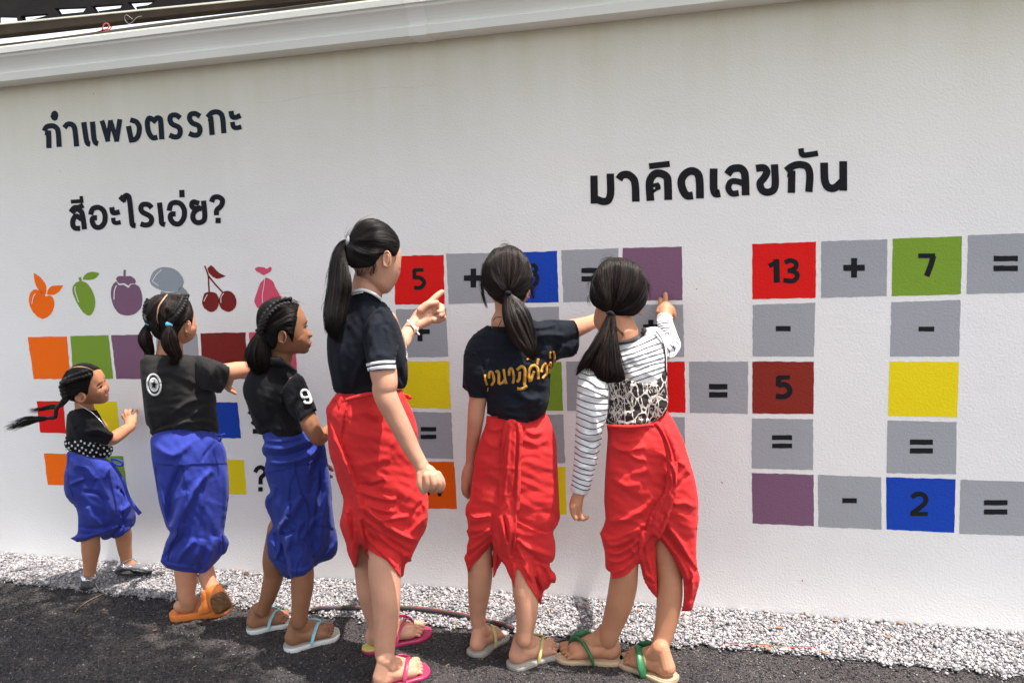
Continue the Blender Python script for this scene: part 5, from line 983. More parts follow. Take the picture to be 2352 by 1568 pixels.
pt, pf = blob('I 252,318 195,330 148,390 115,480 98,600 84,750 68,900 48,1030 48,1130 85,1200 140,1255 185,1245 205,1150 240,1050 275,920 298,780 292,660 255,560 238,460 242,390 262,350', 'I 250,340,.70 100,600,.74 60,1100,.78 290,750,.76', .72, step=2.1, folds=[F_('I 220,350 150,500 130,700 110,900 90,1100', 5, 5), F_('I 240,500 230,700 200,900 150,1150', 5, -4), F_('I 180,420 190,650 180,850 140,1050', 4, 4)])
link('ponytail', pt, H_BLK_BASE, p4)
link('ponytail_strands', strands(['I 258,325 170,360 110,500 85,750 50,1000 70,1190', 'I 256,335 190,390 140,520 115,750 80,1000 100,1220', 'I 256,345 205,420 165,560 150,760 120,1000 130,1240', 'I 256,352 220,440 200,580 195,760 165,1000 155,1255', 'I 257,358 235,460 235,600 240,780 205,980 180,1230', 'I 260,362 245,480 270,620 290,760 255,960 205,1150'], 1000, fr(pf, .0), seed=34, lift=.006, jit=1.6, trim=.1, wild=.25), H_BLK, p4)
link('ponytail_strands', strands(['I 140,410 95,520 80,600 90,680', 'I 70,900 20,960 10,1000 15,1060'], 8, .74, seed=35, rad=.0004), H_BLK, h4)
sf4 = [F_('H 1720,1010 1600,1000 1400,1060', 7, 5), F_('H 1250,600 1230,800 1280,1000', 13, 6), F_('H 1760,960 1800,1000 1790,900', 5, 7), F_('H 1850,980 1800,920 1780,820', 6, -7), F_('H 1480,700 1400,850 1350,1000', 10, 5)]
sp, sfl = blob('H 1345,150! 1450,100! 1545,130 1620,190! 1690,260 1745,350 1790,440 1815,530 1842,640 1860,760 1866,880 1855,970 1825,1008 1780,1012! 1700,1012 1540,1040 1420,1075 1320,1102! 1205,1048! 1180,1020 1152,880 1128,750 1120,620 1130,500 1200,380 1290,250', .66, .88, cap=95, step=2.4, over='tnb', lay=0.012, folds=sf4, wr=(1.5, 28, 9, 1.3))
s4 = link('shirt', sp, C_NAVYBLK, p4)
sl, slf = blob('H 1600,262! 1665,280 1710,330 1750,400 1782,500 1778,620 1756,720 1752,832! 1640,835 1502,852! 1485,760 1462,640 1445,520 1460,430 1520,330', 'H 1600,350,.72 1620,800,.78 1700,500,.72', .88, step=2.2, over='a', lay=0.007, folds=[F_('H 1500,600 1540,480 1600,380', 9, 5), F_('H 1740,700 1700,560 1660,430', 8, 5), F_('H 1520,740 1600,700 1740,720', 7, 4), F_('H 1620,270 1500,360 1450,470', 3, 4)], wr=(1.3, 24, 10, 1.1))
link('sleeve', sl, C_NAVYBLK, p4)
kids([('cuff_stripe', ribbon('H 1482,795 1560,775 1640,765 1748,766', 7, fr(slf, .0), th=.003), C_WHITE), ('cuff_stripe', ribbon('H 1492,836 1570,820 1640,812 1754,812', 8.5, fr(slf, .0), th=.004), C_WHITE),
      ('collar_rib', ribbon('H 1348,128 1400,110 1455,103 1530,128 1590,166 1634,206', 6.5, fr(sfl, .006), th=.006), C_WHITE), ('collar_stripe', ribbon('H 1352,152 1400,135 1455,125', 2, fr(sfl, .008), th=.006), C_WHITE),
      ('printed_text', jn([ribbon(q, 1.2, fr(sfl, .004), th=.003) for q in ('H 1832,545 1838,570 1846,590', 'H 1842,590 1848,620 1853,640', 'H 1846,640 1856,655', 'H 1850,665 1858,690 1850,695', 'H 1850,715 1860,705 1862,735 1853,735 1851,716')]), M_PRINT)], s4)
br = link('bracelet', tube(W3(smooth('H 1862,385 1885,410 1915,445 1945,485 1965,512', False, 6), np.linspace(.355, .35, 25)), [.0034]*25, seg=8, sub=1), M_THREAD, p4)
link('knot', jn([C('H 1925,450,3.4,.37 1950,470,3.4,.37'), C('H 1930,470,2.2,.375 1962,450,1.4,.37'), C('H 1940,455,2.2,.375 1945,490,1.4,.37')]), M_THREAD, br)
pf4 = [F_('L 560,290 530,450 500,620 520,740', 6, -10, 's'), F_('L 510,700 560,860 600,980 650,1090', 8, -14, 's'), F_('L 400,480 440,640 520,800 600,1000 650,1150', 9, 7), F_('L 390,420 470,620 560,860', 5, -5), F_('L 450,640 540,900 640,1160 680,1400', 7, 7),
  F_('L 660,1120 800,1170 950,1200 1010,1190', 7, 8), F_('L 700,1230 850,1290 960,1310 940,1280', 7, 9), F_('L 760,1050 850,1020 900,1010', 8, 7), F_('L 670,1060 790,1070 900,1030', 6, -6), F_('L 560,440 700,400 850,440', 12, 5), F_('L 540,560 700,600 900,580', 14, 4), F_('L 600,900 760,860 960,820', 12, 5),
  F_('L 700,1250 850,1380 1000,1370 1120,1350', 7, 8), F_('N 1440,700 1560,800 1700,900 1880,990 1980,1000', 8, 10), F_('N 1450,790 1560,900 1700,1050 1850,1150', 7, 8), F_('N 1440,860 1550,1000 1690,1120 1800,1200', 5, -7), F_('N 1460,880 1520,1020 1640,1140 1760,1260', 5, 7), F_('N 1480,980 1540,1080 1640,1160', 4, -6), F_('N 1500,870 1620,960 1780,1060 1890,1130', 5, -6),
  F_('N 2040,680 2020,800 1870,960', 9, 8), F_('N 2010,640 1900,780 1860,960', 5, -5), F_('N 1990,620 2040,760 2000,880', 7, 6), F_('N 1900,1150 1810,1170 1780,1320', 7, 7), F_('N 1840,1160 1800,1260 1810,1330', 4, -6),
  F_('N 1320,700 1290,820 1340,1000 1370,1180', 6, 8), F_('N 1350,780 1340,900 1370,1040', 4, -7), F_('N 1380,900 1370,1020 1350,1140', 4, 6), F_('N 1280,760 1300,900 1330,1000', 5, 6), F_('N 1270,720 1310,760 1330,740', 4, 6), F_('N 1400,600 1440,760 1420,900 1480,1080', 7, 9), F_('N 1420,720 1440,860 1470,980 1500,1150', 4, -8)]
pm, pfld = blob('L 462,222! 430,255 400,300 362,365 366,450 375,550 380,700 400,820 430,900 452,1000 490,1110 518,1200 508,1310 485,1420 505,1500 N 1262,950 1298,1050 1308,1120 1338,1190 1370,1268! 1392,1200 1408,1110 1424,1046! 1468,1110 1502,1188! 1492,1085! 1512,1105 1590,1150 1665,1192 1730,1260 1797,1347! 1822,1336 1832,1280 1850,1222 1900,1200! 1895,1180! 1920,1120 1980,1000 2025,920 2046,830 2052,700 L 1302,1200 1285,1100 1255,980 1230,850 1212,700 1205,600 1190,500 1150,380 1105,290 1058,190! 900,195 560,215', .66, .80, cap=92, step=2.4, over='tmk', lay=0.004, folds=pf4, wr=(1.6, 30, 11, .5))
t4 = link('red_wrap', pm, C_RED, p4)
kn, kf = blob('L 455,228! 500,235 555,270! 550,330 535,400 512,460 505,540 490,600 540,760 600,950 650,1100 690,1250 690,1400! 640,1300 560,1100 480,900 420,700 390,520 385,400 400,310 425,260', 'L 450,300,.74 600,1000,.735', .55, step=2.2, folds=[F_('L 500,250 470,400 440,550 480,720', 4, 6), F_('L 530,300 500,430 470,560 520,780', 3, -6), F_('L 450,290 420,420 420,560 470,760', 4, -5), F_('L 450,640 530,850 620,1050', 5, 6), F_('L 430,600 520,880 620,1120', 3, -5)], wr=(1., 16, 12, 1.2))
link('tucked_end', kn, C_RED, t4)
link('waist_roll', C('L 555,285,5,.775 700,245,5.5,.79 830,225,5,.79'), C_RED, t4); kt, _ = blob('L 1062,230 1100,232 1140,250 1155,270 1130,282 1090,270 1060,250', .62, .8, step=1.6, folds=[F_('L 1070,250 1120,262', 3, -4)]); link('knot', kt, C_RED, t4)
for fr_ in (fr1, fr2): sandal(p4, fr_, M_PINK, M_PINK, M_YBED if fr_ is fr1 else None, sole=.013, sw=.0068, heel_only=True)

# ================================================================== 5: fifth girl, gold lettering
g = ground(1140, 1505); CHN = []; p5 = thing('person', g, 'girl in black shirt with gold lettering and red wrap, low brown ponytail', 'person', 'girls at the painted wall')
headf = Field('J 283,410 300,320 345,245 400,180 480,158 545,150 600,165 655,205 705,270 735,350 755,430 750,490 735,570 700,640 640,700 560,730 480,720 410,670 340,600 298,520', .52, .92, step=2.4)
parts = [solid('J 295,410 310,330 350,260 410,195 480,172 545,165 600,180 650,218 695,280 725,355 742,430 738,490 728,560 715,600! 705,650 640,710 560,730 480,720 410,670 345,595 308,510', headf, off=-.004, step=2.2),
   C('J 530,640,32,.51 540,760,33,.51 520,860,38,.51'), C('J 520,880,32,.51 540,1000,44,.51 540,1300,40,.51 L 2080,400,38,.51 2060,800,38,.51 2040,1150,30,.51', seg=20),
   C('J 215,1160,14,.51 200,1350,21,.53 L 1755,250,20.5,.53 1745,350,20,.53 1735,450,19,.53 1722,560,17,.52 1700,720,13.5,.50 1690,840,11.5,.49 1680,900,11,.49'), C('L 1680,890,12,.49 1665,960,15,.49 1655,1020,14,.49'), C('L 1670,1000,10,.47 1680,1080,8,.47 1672,1150,6,.465 1665,1180,4.5,.46'), C('L 1640,1010,8,.50 1625,1090,6.5,.50 1635,1150,5,.49'), C('L 1655,1010,8,.50 1645,1100,6.8,.50 1652,1165,5,.49'),
   C('J 1000,950,26,.46 1150,905,22,.40 1250,870,18,.34 1340,830,15.5,.28 1420,780,13,.22 1500,740,11,.17 1560,710,9,.13'),
   C('L 1850,1300,28,.50 S 715,500,30,.50 718,700,30,.495 718,900,28.5,.49 706,1100,26.5,.485 692,1300,22.5,.48 684,1450,18.5,.475 F 2040,1000,17,.47'), C('L 2250,1300,30,.53 S 1330,700,28,.53 1330,900,27,.535 1365,1150,28.5,.54 1385,1350,26.5,.545 G 135,960,24,.55 122,1080,20.5,.555 112,1170,18.5,.56')]
f1, fr1, a1, _n = foot(P2('F 2005,1320')[0], P2('F 2245,1120')[0], 1, .082, sole=.014)
f2, fr2, a2, _n = foot(P2('G 0,1430')[0], P2('G 425,1262')[0], 1, .086, sole=.014)
parts += f1+f2+[tube([W3([P2('F 2040,1000')[0]], .47)[0], a1], [.0235, .024]), tube([W3([P2('G 112,1170')[0]], .56)[0], a2], [.025, .025])]
parts += ear(P2('J 712,590')[0][0], P2('J 712,590')[0][1], 10, 26, .50)
body5 = fused('body', parts, SK5, p5, .0026, 2, .5, 'n t a h f f f b l m')
h5 = link('hair', solid('J 283,410 298,320 342,242 400,176 480,160 505,150 545,142 600,160 658,200 712,270 742,350 757,430 752,490 735,545 700,570! 690,620 640,690 560,700 470,690 420,655! 385,632 340,590 296,500', headf, off=.008, taper=5, step=2., folds=[F_('J 540,160 520,300 500,450 525,570', 7, -4), F_('J 400,220 360,400 440,520 510,580', 10, 6), F_('J 680,280 660,420 600,520 545,575', 10, 6), F_('J 330,330 320,480 420,560', 9, -4)]), H_BRN_BASE, p5)
link('hair_strands', strands(['J 290,430 300,530 390,600 500,590', 'J 310,330 320,470 410,550 505,585', 'J 360,240 370,400 440,510 515,580', 'J 430,175 440,330 480,470 522,575', 'J 500,155 500,300 505,440 528,575', 'J 560,150 570,300 560,450 535,575', 'J 640,195 660,330 620,460 545,578', 'J 710,280 730,400 660,500 555,582', 'J 752,400 745,500 670,560 560,590', 'J 730,560 680,590 620,600 560,598'], 1000, fr(headf, .0008), seed=41, lift=.0035, jit=1.6), H_BRN, h5)
link('hair_strands', strands(['J 400,640 440,660 480,630 515,600', 'J 480,690 500,670 510,640 525,605', 'J 600,690 590,670 570,630 545,605', 'J 680,640 640,650 600,620 555,600'], 300, fr(headf, .0008), seed=42, jit=1.2), H_BRN, h5)
link('loose_lock', strands(['J 285,480 290,600 310,680 345,745', 'J 295,500 305,600 325,670 340,720', 'J 288,440 285,560 300,650 330,730'], 45, .50, seed=43, jit=1.4, lift=.01, trim=.3), H_BRN, h5)
link('loose_lock', strands(['J 745,500 750,560 770,620 772,665', 'J 735,540 735,600 745,650 760,670', 'J 750,450 790,480 800,560 780,640'], 26, .50, seed=44, jit=2.5, lift=.01, trim=.3), H_BRN, h5)
link('hair_band', C('J 506,588,3.4,.585 530,583,6,.592 555,590,3.4,.585'), C_BLK, h5)
pt, pf = blob('J 506,590 488,645 472,720 475,800 500,900 548,1000 612,1082 680,1145 735,1198 768,1210! 786,1140 782,1000 767,880 740,780 692,700 625,645 558,590', 'J 530,600,.575 600,900,.60 750,1150,.61', .75, step=2., folds=[F_('J 520,620 510,760 570,930 690,1100', 4, 4), F_('J 545,620 600,760 690,940 750,1100', 4, -4), F_('J 560,620 660,740 740,900 770,1060', 3, 4)])
link('ponytail', pt, H_BRN_BASE, p5)
link('ponytail_strands', strands(['J 512,592 485,700 490,830 560,1000 680,1130 740,1190', 'J 522,592 515,700 540,840 620,1000 710,1120 750,1200', 'J 532,592 555,700 600,850 670,1000 740,1110 760,1210', 'J 542,592 600,690 660,830 720,980 760,1080 765,1200', 'J 552,592 650,670 720,780 760,900 782,1020 775,1180'], 750, fr(pf, .0), seed=45, lift=.006, jit=1.8, trim=.1, wild=.3), H_BRN, p5)
sf5 = [F_('J 130,1180 230,1130 300,1300 330,1560', 8, -9, 's'), F_('J 700,900 850,900 1000,860', 6, 6), F_('J 780,1000 900,960 1050,980', 8, 6), F_('J 800,840 960,850 1000,960', 5, -5), F_('J 920,1250 1000,1150 1040,1050', 8, 7), F_('J 850,1300 930,1180 990,1060', 6, -6), F_('L 1840,420 1960,400 2100,440 2240,420', 8, 7), F_('L 1870,330 2000,360 2200,330 2340,260', 8, 6), F_('L 1900,430 2050,450 2220,480', 5, -5), F_('K 0,430 80,340 150,200', 8, 6), F_('J 600,1480 700,1560 820,1540', 9, 5)]
sp, sfl = blob('J 335,880! 230,948 165,1025 122,1140 115,1300 108,1452! 165,1500 172,1535! 250,1546 330,1545! L 1836,280 1838,410! 1900,442 2010,468 2120,480 2240,505! K 60,452 120,400! 152,300 162,150 166,20 J 908,1400 925,1300 962,1215! 1010,1187 1120,1168 1160,1140! 1182,1060 1178,930 1152,860 1128,832! 1050,832 930,828 860,832 800,845 740,820 680,860 580,890 490,893! 400,890', 'J 500,1000,.51 500,1400,.51 180,1300,.53 800,950,.49 1000,950,.45 1150,950,.41', .84, cap=80, step=2.4, over='tnab', lay=0.01, folds=sf5, wr=(1.8, 26, 13, .3))
s5 = link('shirt', sp, C_NAVYBLK, p5); fs5 = fr(sfl, .001, sf5)
link('neck_rib', ribbon('J 335,880 345,905 450,925 550,925 640,905', 3, fs5, th=.004), C_BLK, s5); link('sleeve_hem', ribbon('J 1135,838 1162,900 1170,1010 1150,1120 1100,1160', 1.4, fs5, th=.003), C_BLK, s5); link('sleeve_hem', ribbon('J 112,1435 165,1480 240,1505 330,1510', 1.4, fs5, th=.003), C_BLK, s5)
gold = [('U 145,440 150,520 175,600', 5), ('U 203,500 205,425 235,400 266,460 272,540 235,605', 6), ('U 300,412 328,390 345,440 345,580', 6.2), ('U 345,580 400,562 435,520 455,580', 6), ('U 415,360 428,450 445,570', 5.8), ('U 495,462 500,375 530,352 555,410 562,500 550,575', 6),
        ('U 610,378 650,340 690,325 725,375 725,480 718,610', 7), ('U 650,400 645,500 612,555', 6.5), ('U 610,645 680,650 760,610', 7), ('U 806,550 785,480 790,385 820,325 870,310 908,345 920,420 920,515', 6.5), ('U 812,545 832,470 862,395', 6), ('U 903,305 922,208', 6), ('U 760,230 790,208 855,242', 5),
        ('U 965,412 985,335 1028,283 1046,340 1040,435 1008,470 985,500', 6), ('U 1078,320 1100,268 1106,330 1085,425', 5.5), ('U 1147,100 1160,200 1145,300', 5.4), ('U 1106,108 1090,155 1097,212', 5), ('U 188,635 180,690', 2.6)]
link('printed_lettering', jn([ribbon(q, w_, fs5, th=.0006+.0002*i) for i, (q, w_) in enumerate(gold)]), M_GOLD, s5)
link('neck_cord', jn([ribbon('J 392,838 410,812 440,805 470,806', 1.8, .61, th=.003), ribbon('J 468,830 450,870 420,940 385,1000', 1.4, .63, th=.003)]), C_BLK, p5)
pf5 = [F_('L 1830,520 1900,560 1990,540', 8, 7), F_('L 1800,620 1880,700 1960,690', 9, 6), F_('L 1740,780 1830,860 1930,850', 10, 4), F_('L 1650,1290 1720,1370 1880,1350', 7, 12, 's'), F_('S 540,80 620,110 760,90 880,60', 9, 7), F_('S 560,240 700,270 870,210', 9, 9), F_('S 570,370 700,340 880,230', 7, 8), F_('S 560,345 700,300 860,190', 5, -7), F_('S 540,560 680,480 880,290', 8, 8), F_('S 520,640 680,520 880,340', 4, -7), F_('S 520,720 650,600 830,440', 7, 6), F_('S 560,790 700,640 850,470', 4, -5),
   F_('L 2180,520 2260,600 2350,560', 8, 5), F_('L 2170,640 2300,690 K 150,640', 10, 5), F_('S 1250,120 1400,200 1550,270 1700,300 1780,250', 8, -12, 's'), F_('S 1230,370 1350,480 1520,560 1760,640', 9, 8), F_('S 1260,420 1400,580 1560,700 1720,760', 5, -7), F_('S 1230,470 1330,640 1420,800 1520,1000', 8, 7), F_('S 1560,740 1640,860 1690,960', 7, -9), F_('S 1580,800 1570,960 1620,1100', 6, 6), F_('S 1730,720 1780,860 1740,1000', 7, 7), F_('S 1300,700 1420,900 1530,1100 1580,1280', 6, 6), F_('S 1700,1000 1660,960 1600,900', 5, -5), F_('S 1500,930 1560,1060 1590,1200', 5, -6),
   F_('S 930,460 950,600 930,850', 4, 7), F_('S 965,560 975,680 940,820', 3, -6), F_('S 1180,700 1200,850 1200,1020', 5, 7)]
pm, pfld = blob('L 1835,430! 1822,520 1790,600 1742,750 1715,900 1700,1050 1682,1180 1645,1260 1640,1330 S 500,10 530,100 545,225 520,272 560,385 530,470 524,570 490,650 512,730 542,858! 570,800 680,690 780,580 840,510 890,432! 900,600 902,938! 925,920 962,820 1000,760 1026,706! 1070,760 1130,900 1170,980 1205,1092! 1214,950 1240,795! 1300,860 1385,1000 1500,1180 1560,1290 1588,1337! 1605,1240 1632,1130 1700,1080 1740,1012 1790,1012 1808,950 1796,880 1742,820 1718,745 1772,690 1796,600 1796,430 1768,290 1830,180 1862,80 K 250,1300 238,1050 228,850 215,650 190,550 150,450 120,400! 0,470 L 2180,470 2010,440', .51, .80, cap=88, step=2.4, over='tlm', lay=0.004, folds=pf5, wr=(1.6, 28, 14, .3))
t5 = link('red_wrap', pm, C_RED, p5)
ss, sfd = blob('L 2010,478! 2060,462 2115,480 2158,530 2172,620 2160,760 2150,900 2150,1050 2135,1300 S 1252,20 1246,200 1222,480 1210,700 1205,1090! 1170,980 1130,900 1075,765 1026,705 960,600 900,450 885,250 880,0 L 1890,1300 1925,1100 1950,900 1965,750 1985,560', 'L 2080,520,.60 2080,900,.60 S 1100,200,.60 1150,800,.56', .45, step=2.2, folds=[F_('L 2060,500 2040,700 2020,950 1990,1200', 4, 6), F_('L 2100,500 2120,650 2110,900 2080,1200', 4, -7), F_('L 2140,560 2130,800 2120,1050 2100,1400', 4, 6), F_('L 2030,520 1990,760 1960,1000', 3, -5), F_('S 1000,50 1050,250 1090,450 1095,640', 6, 8), F_('S 1060,50 1090,250 1110,450', 4, -8), F_('S 1130,50 1140,250 1130,480', 6, 7), F_('S 1190,300 1170,480 1160,640', 4, -7), F_('S 920,300 970,450 1040,620', 5, 5)], wr=(1., 18, 15, 1.4))
link('tucked_end', ss, C_RED, t5)
sandal(p5, fr1, M_GSOLE, M_YEL, M_GBED, sole=.014, sw=.0058); sandal(p5, fr2, M_GSOLE, M_YEL, M_GBED, sole=.014, sw=.0058)

# ================================================================== 6: sixth girl, striped shirt
g = ground(1465, 1525); CHN = []; p6 = thing('person', g, 'girl in striped long sleeve shirt and lace vest over red wrap', 'person', 'girls at the painted wall')
headf = Field('J 1275,600 1290,500 1330,395 1385,310 1450,272 1550,262 1650,280 1735,335 1785,420 1810,520 1805,610 1785,680 1745,750 1680,795 1600,810 1500,805 1430,770 1370,740 1310,690', .48, .92, step=2.4)
parts = [solid('J 1285,600 1300,505 1340,405 1390,322 1450,285 1550,275 1645,293 1725,345 1772,425 1797,520 1793,605 1775,680 1762,740! 1740,765 1680,795 1600,808 1500,802 1430,790 1370,800! 1345,740 1320,690', headf, off=-.004, step=2.2),
   C('J 1500,800,34,.47 1530,860,37,.475 1560,960,42,.48'), C('J 1400,750,18,.44 1390,830,20,.44 1420,880,20,.45'), C('J 1560,980,36,.48 1620,1150,42,.48 1680,1300,40,.48 K 930,300,40,.48 920,700,40,.48 950,1200,34,.48', seg=20),
   C('J 1300,1380,15,.49 K 560,250,20,.52 530,500,20,.53 490,750,18,.53 450,1000,14.5,.53 430,1130,14,.53 415,1180,14,.53'), C('K 415,1180,14,.53 400,1240,15.5,.53 395,1290,14,.53'), C('K 370,1270,8,.55 375,1330,6.5,.55 395,1370,5.5,.55'), C('K 395,1290,9,.53 405,1340,8,.53 425,1375,6,.53'), C('K 425,1280,8,.53 440,1350,7,.53 465,1375,6,.53 500,1362,5.2,.53'),
   C('J 1810,1040,13,.44 1960,1085,16,.36 2025,1040,15,.28 2010,960,17.5,.20 1985,870,15.5,.13 1972,800,15,.09'), C('J 1968,800,16,.09 1972,750,18.5,.07 1975,725,17,.06'), C('J 1972,715,7.4,.055 1974,650,6.2,.035 1973,594,5.4,.018'), C('J 1932,715,7,.055 1927,670,5.6,.035 1927,640,5,.018'), C('J 2000,720,9,.07 2030,735,8.5,.06 2045,775,7.5,.06 2050,800,6,.06'), C('J 1915,760,8,.08 1925,730,8,.07'),
   C('K 800,1300,30,.49 G 1030,400,32,.49 1030,560,31.5,.485 1018,680,32.5,.48 990,820,31,.475 950,950,27.5,.47 905,1080,23.5,.465 885,1160,21,.46'), C('K 1350,1200,32,.45 G 1410,300,30,.45 1425,450,27.5,.45 1447,620,29.5,.455 1445,780,29.5,.46 1430,930,27,.465 1400,1080,23.5,.475 1370,1200,21,.485 1352,1270,20.5,.49')]
f1, fr1, a1, _n = foot(P2('G 990,1372')[0], P2('G 425,1325')[0], -1, .088, sole=.014)
f2, fr2, a2, _n = foot(P2('G 1475,1560')[0], P2('G 1030,1350')[0], -1, .088, sole=.014)
parts += f1+f2+[tube([W3([P2('G 885,1160')[0]], .46)[0], a1], [.028, .028]), tube([W3([P2('G 1352,1270')[0]], .49)[0], a2], [.027, .027])]
parts += ear(P2('J 1745,750')[0][0], P2('J 1745,750')[0][1], 10, 22, .47)
body6 = fused('body', parts, SK6, p6, .0026, 2, .5, 'n j t a h f f f b h f f f f l m')
h6 = link('hair', solid('J 1273,600 1286,500 1326,392 1382,306 1450,266 1550,256 1652,276 1740,332 1792,420 1815,520 1810,610 1790,690 1740,755 1680,797! 1600,792 1540,795! 1500,800 1460,790 1430,765 1380,740 1325,705! 1290,660', headf, off=.009, taper=5, step=2., folds=[F_('J 1560,270 1520,450 1480,600 1475,740', 9, -4), F_('J 1400,320 1380,500 1430,640 1465,750', 10, 6), F_('J 1700,320 1690,480 1600,640 1500,760', 12, 6), F_('J 1780,450 1740,600 1620,700 1500,770', 9, -4), F_('J 1300,520 1330,630 1440,740', 8, 5)]), H_BRN_BASE, p6)
link('hair_strands', strands(['J 1280,620 1310,690 1380,730 1450,765', 'J 1290,520 1320,640 1400,710 1455,762', 'J 1330,400 1350,550 1420,670 1460,760', 'J 1390,305 1400,480 1440,630 1465,758', 'J 1460,268 1460,430 1465,600 1470,757', 'J 1540,258 1540,420 1510,600 1475,757', 'J 1620,268 1630,430 1570,620 1480,758', 'J 1700,305 1710,460 1630,640 1485,760', 'J 1765,375 1770,520 1680,670 1490,764', 'J 1805,470 1800,600 1700,710 1495,768', 'J 1805,620 1760,690 1660,750 1500,775', 'J 1740,755 1680,780 1600,785 1500,785'], 1300, fr(headf, .0008), seed=51, lift=.0035, jit=1.4), H_BRN, h6)
link('hair_band', C('J 1440,772,3.4,.57 1470,768,6,.58 1502,792,3.4,.575'), C_BLK, h6)
pt, pf = blob('J 1445,782! 1400,870 1345,980 1280,1085 1215,1180 1165,1280 1148,1345! 1200,1300 1260,1270 1310,1310 1350,1370 1440,1412 1500,1405 1560,1402 1610,1378! 1585,1290 1560,1150 1535,1000 1515,880 1500,800! 1470,775', 'J 1470,800,.575 1400,1100,.60 1250,1250,.60 1500,1350,.61', .42, step=2., folds=[F_('J 1460,820 1400,980 1320,1120 1220,1260', 5, 5), F_('J 1475,820 1450,1000 1420,1200 1420,1380', 5, -4), F_('J 1490,820 1500,1000 1520,1200 1560,1370', 5, 4), F_('J 1465,830 1430,980 1370,1160 1340,1300', 3, -4)])
link('ponytail', pt, H_BRN_BASE, p6)
link('ponytail_strands', strands(['J 1448,790 1390,900 1300,1060 1220,1180 1150,1345', 'J 1455,790 1410,920 1340,1070 1270,1190 1200,1310', 'J 1462,790 1430,930 1380,1090 1330,1230 1310,1340', 'J 1470,790 1450,950 1425,1100 1400,1260 1400,1400', 'J 1478,790 1475,950 1465,1110 1460,1270 1480,1420', 'J 1486,790 1495,950 1505,1110 1520,1270 1555,1405', 'J 1495,790 1512,930 1535,1080 1560,1230 1612,1385'], 1100, fr(pf, .0), seed=52, lift=.008, jit=2.2, trim=.07, wild=.45), H_BRN, p6)
link('loose_lock', strands(['J 1510,880 1550,920 1590,950 1590,1000', 'J 1510,900 1560,960 1580,990 1540,1000'], 9, .60, seed=53, jit=2), H_BRN, h6)
sp, sfl = blob('J 1225,1270! 1300,1200 1400,1120 1520,1060! 1600,1050 1700,1030 1780,975! 1790,930 1790,905! 1870,893 1920,905 1965,960 1985,1050 1985,1200 1990,1568 K 1235,200 1215,330 705,330 700,250 620,80 440,50', 'J 1350,1250,.49 1650,1300,.48 1900,1000,.45 K 930,400,.48', .84, cap=82, step=2.3, over='tn', lay=0.006, folds=[F_('J 1500,1250 1650,1170 1900,1100', 9, 4), F_('J 1560,1400 1700,1340 1900,1300', 9, 4)], wr=(1.4, 24, 16, .6))
s6 = link('striped_shirt', sp, C_WHITE, p6); f6 = fr(sfl, .0, [F_('J 1500,1250 1650,1170 1900,1100', 9, 4), F_('J 1560,1400 1700,1340 1900,1300', 9, 4)])
sw1 = [F_('K 560,420 600,560 620,640', 8, 6), F_('K 640,560 540,620 430,600', 7, 6), F_('K 600,700 500,760 400,740', 7, 5), F_('K 580,850 480,900 400,880', 7, 4), F_('K 560,500 520,640 480,760', 8, -5), F_('K 680,200 600,260 450,240', 8, 5)]
sl, slf = blob('K 445,5! 425,60 412,150 404,300 398,500 386,750 366,950 345,1092! 360,1132 430,1150 503,1160! 530,1070 576,900 602,750 640,600 682,450 702,300 704,180 650,90 560,0 500,-40', 'K 560,100,.51 550,500,.53 440,1100,.53', .88, step=2.2, over='a', lay=0.006, folds=sw1, wr=(1.2, 18, 17, .1))
slv = link('sleeve', sl, C_WHITE, p6); fsl = fr(slf, .0, sw1)
cuff, cf = blob('J 1893,825! 1935,785 1990,778 2030,820! 2050,880 2075,950 2106,1020 2113,1080 2080,1140 2040,1180 1995,1205! 1975,1180 1975,1080 1960,990 1920,920! 1900,880', 'J 1960,800,.10 2000,900,.17 2060,1050,.28 1990,1150,.38', .9, step=2., over='b', lay=0.006, folds=[F_('J 1900,870 1960,850 2030,860', 4, 4), F_('J 1910,900 1980,890 2050,910', 4, 4), F_('J 1930,940 2000,940 2060,960', 4, -4), F_('J 1990,960 2050,1040 2090,1110', 6, 5), F_('J 1980,1060 2030,1120 2010,1170', 6, -5)], wr=(1., 14, 18, .2))
slr = link('sleeve', cuff, C_WHITE, p6)
strp = []
K0 = [('K 425,25 520,60 600,50', 0), ('K 418,85 520,115 600,170 700,190', 0), ('K 412,150 500,180 620,230 692,260', 0), ('K 408,210 490,240 580,265 695,272', 0), ('K 406,268 490,300 580,320 700,322', 0), ('K 404,325 480,360 580,385 695,372', 0), ('K 402,382 480,415 570,440 685,415', 0), ('K 400,437 480,470 570,498 665,468', 0), ('K 399,495 460,530 560,555 655,520', 0), ('K 396,550 450,590 540,610 640,590', 0), ('K 392,605 450,640 550,668 638,638', 0),
      ('K 389,660 450,695 560,730 628,690', 0), ('K 386,712 450,755 560,782 615,752', 0), ('K 384,765 450,805 580,828 600,820', 0), ('K 381,820 450,860 560,885 590,872', 0), ('K 379,880 450,915 540,935 575,918', 0), ('K 375,930 450,962 540,978 562,968', 0), ('K 368,975 430,1010 520,1030 548,1020', 0), ('K 362,1020 430,1055 500,1078 538,1068', 0), ('K 355,1060 430,1100 500,1115 530,1100', 0)]
for q, _ in K0: link('stripe', ribbon(q, 2.0, fsl, th=.0018), C_BLK, slv)
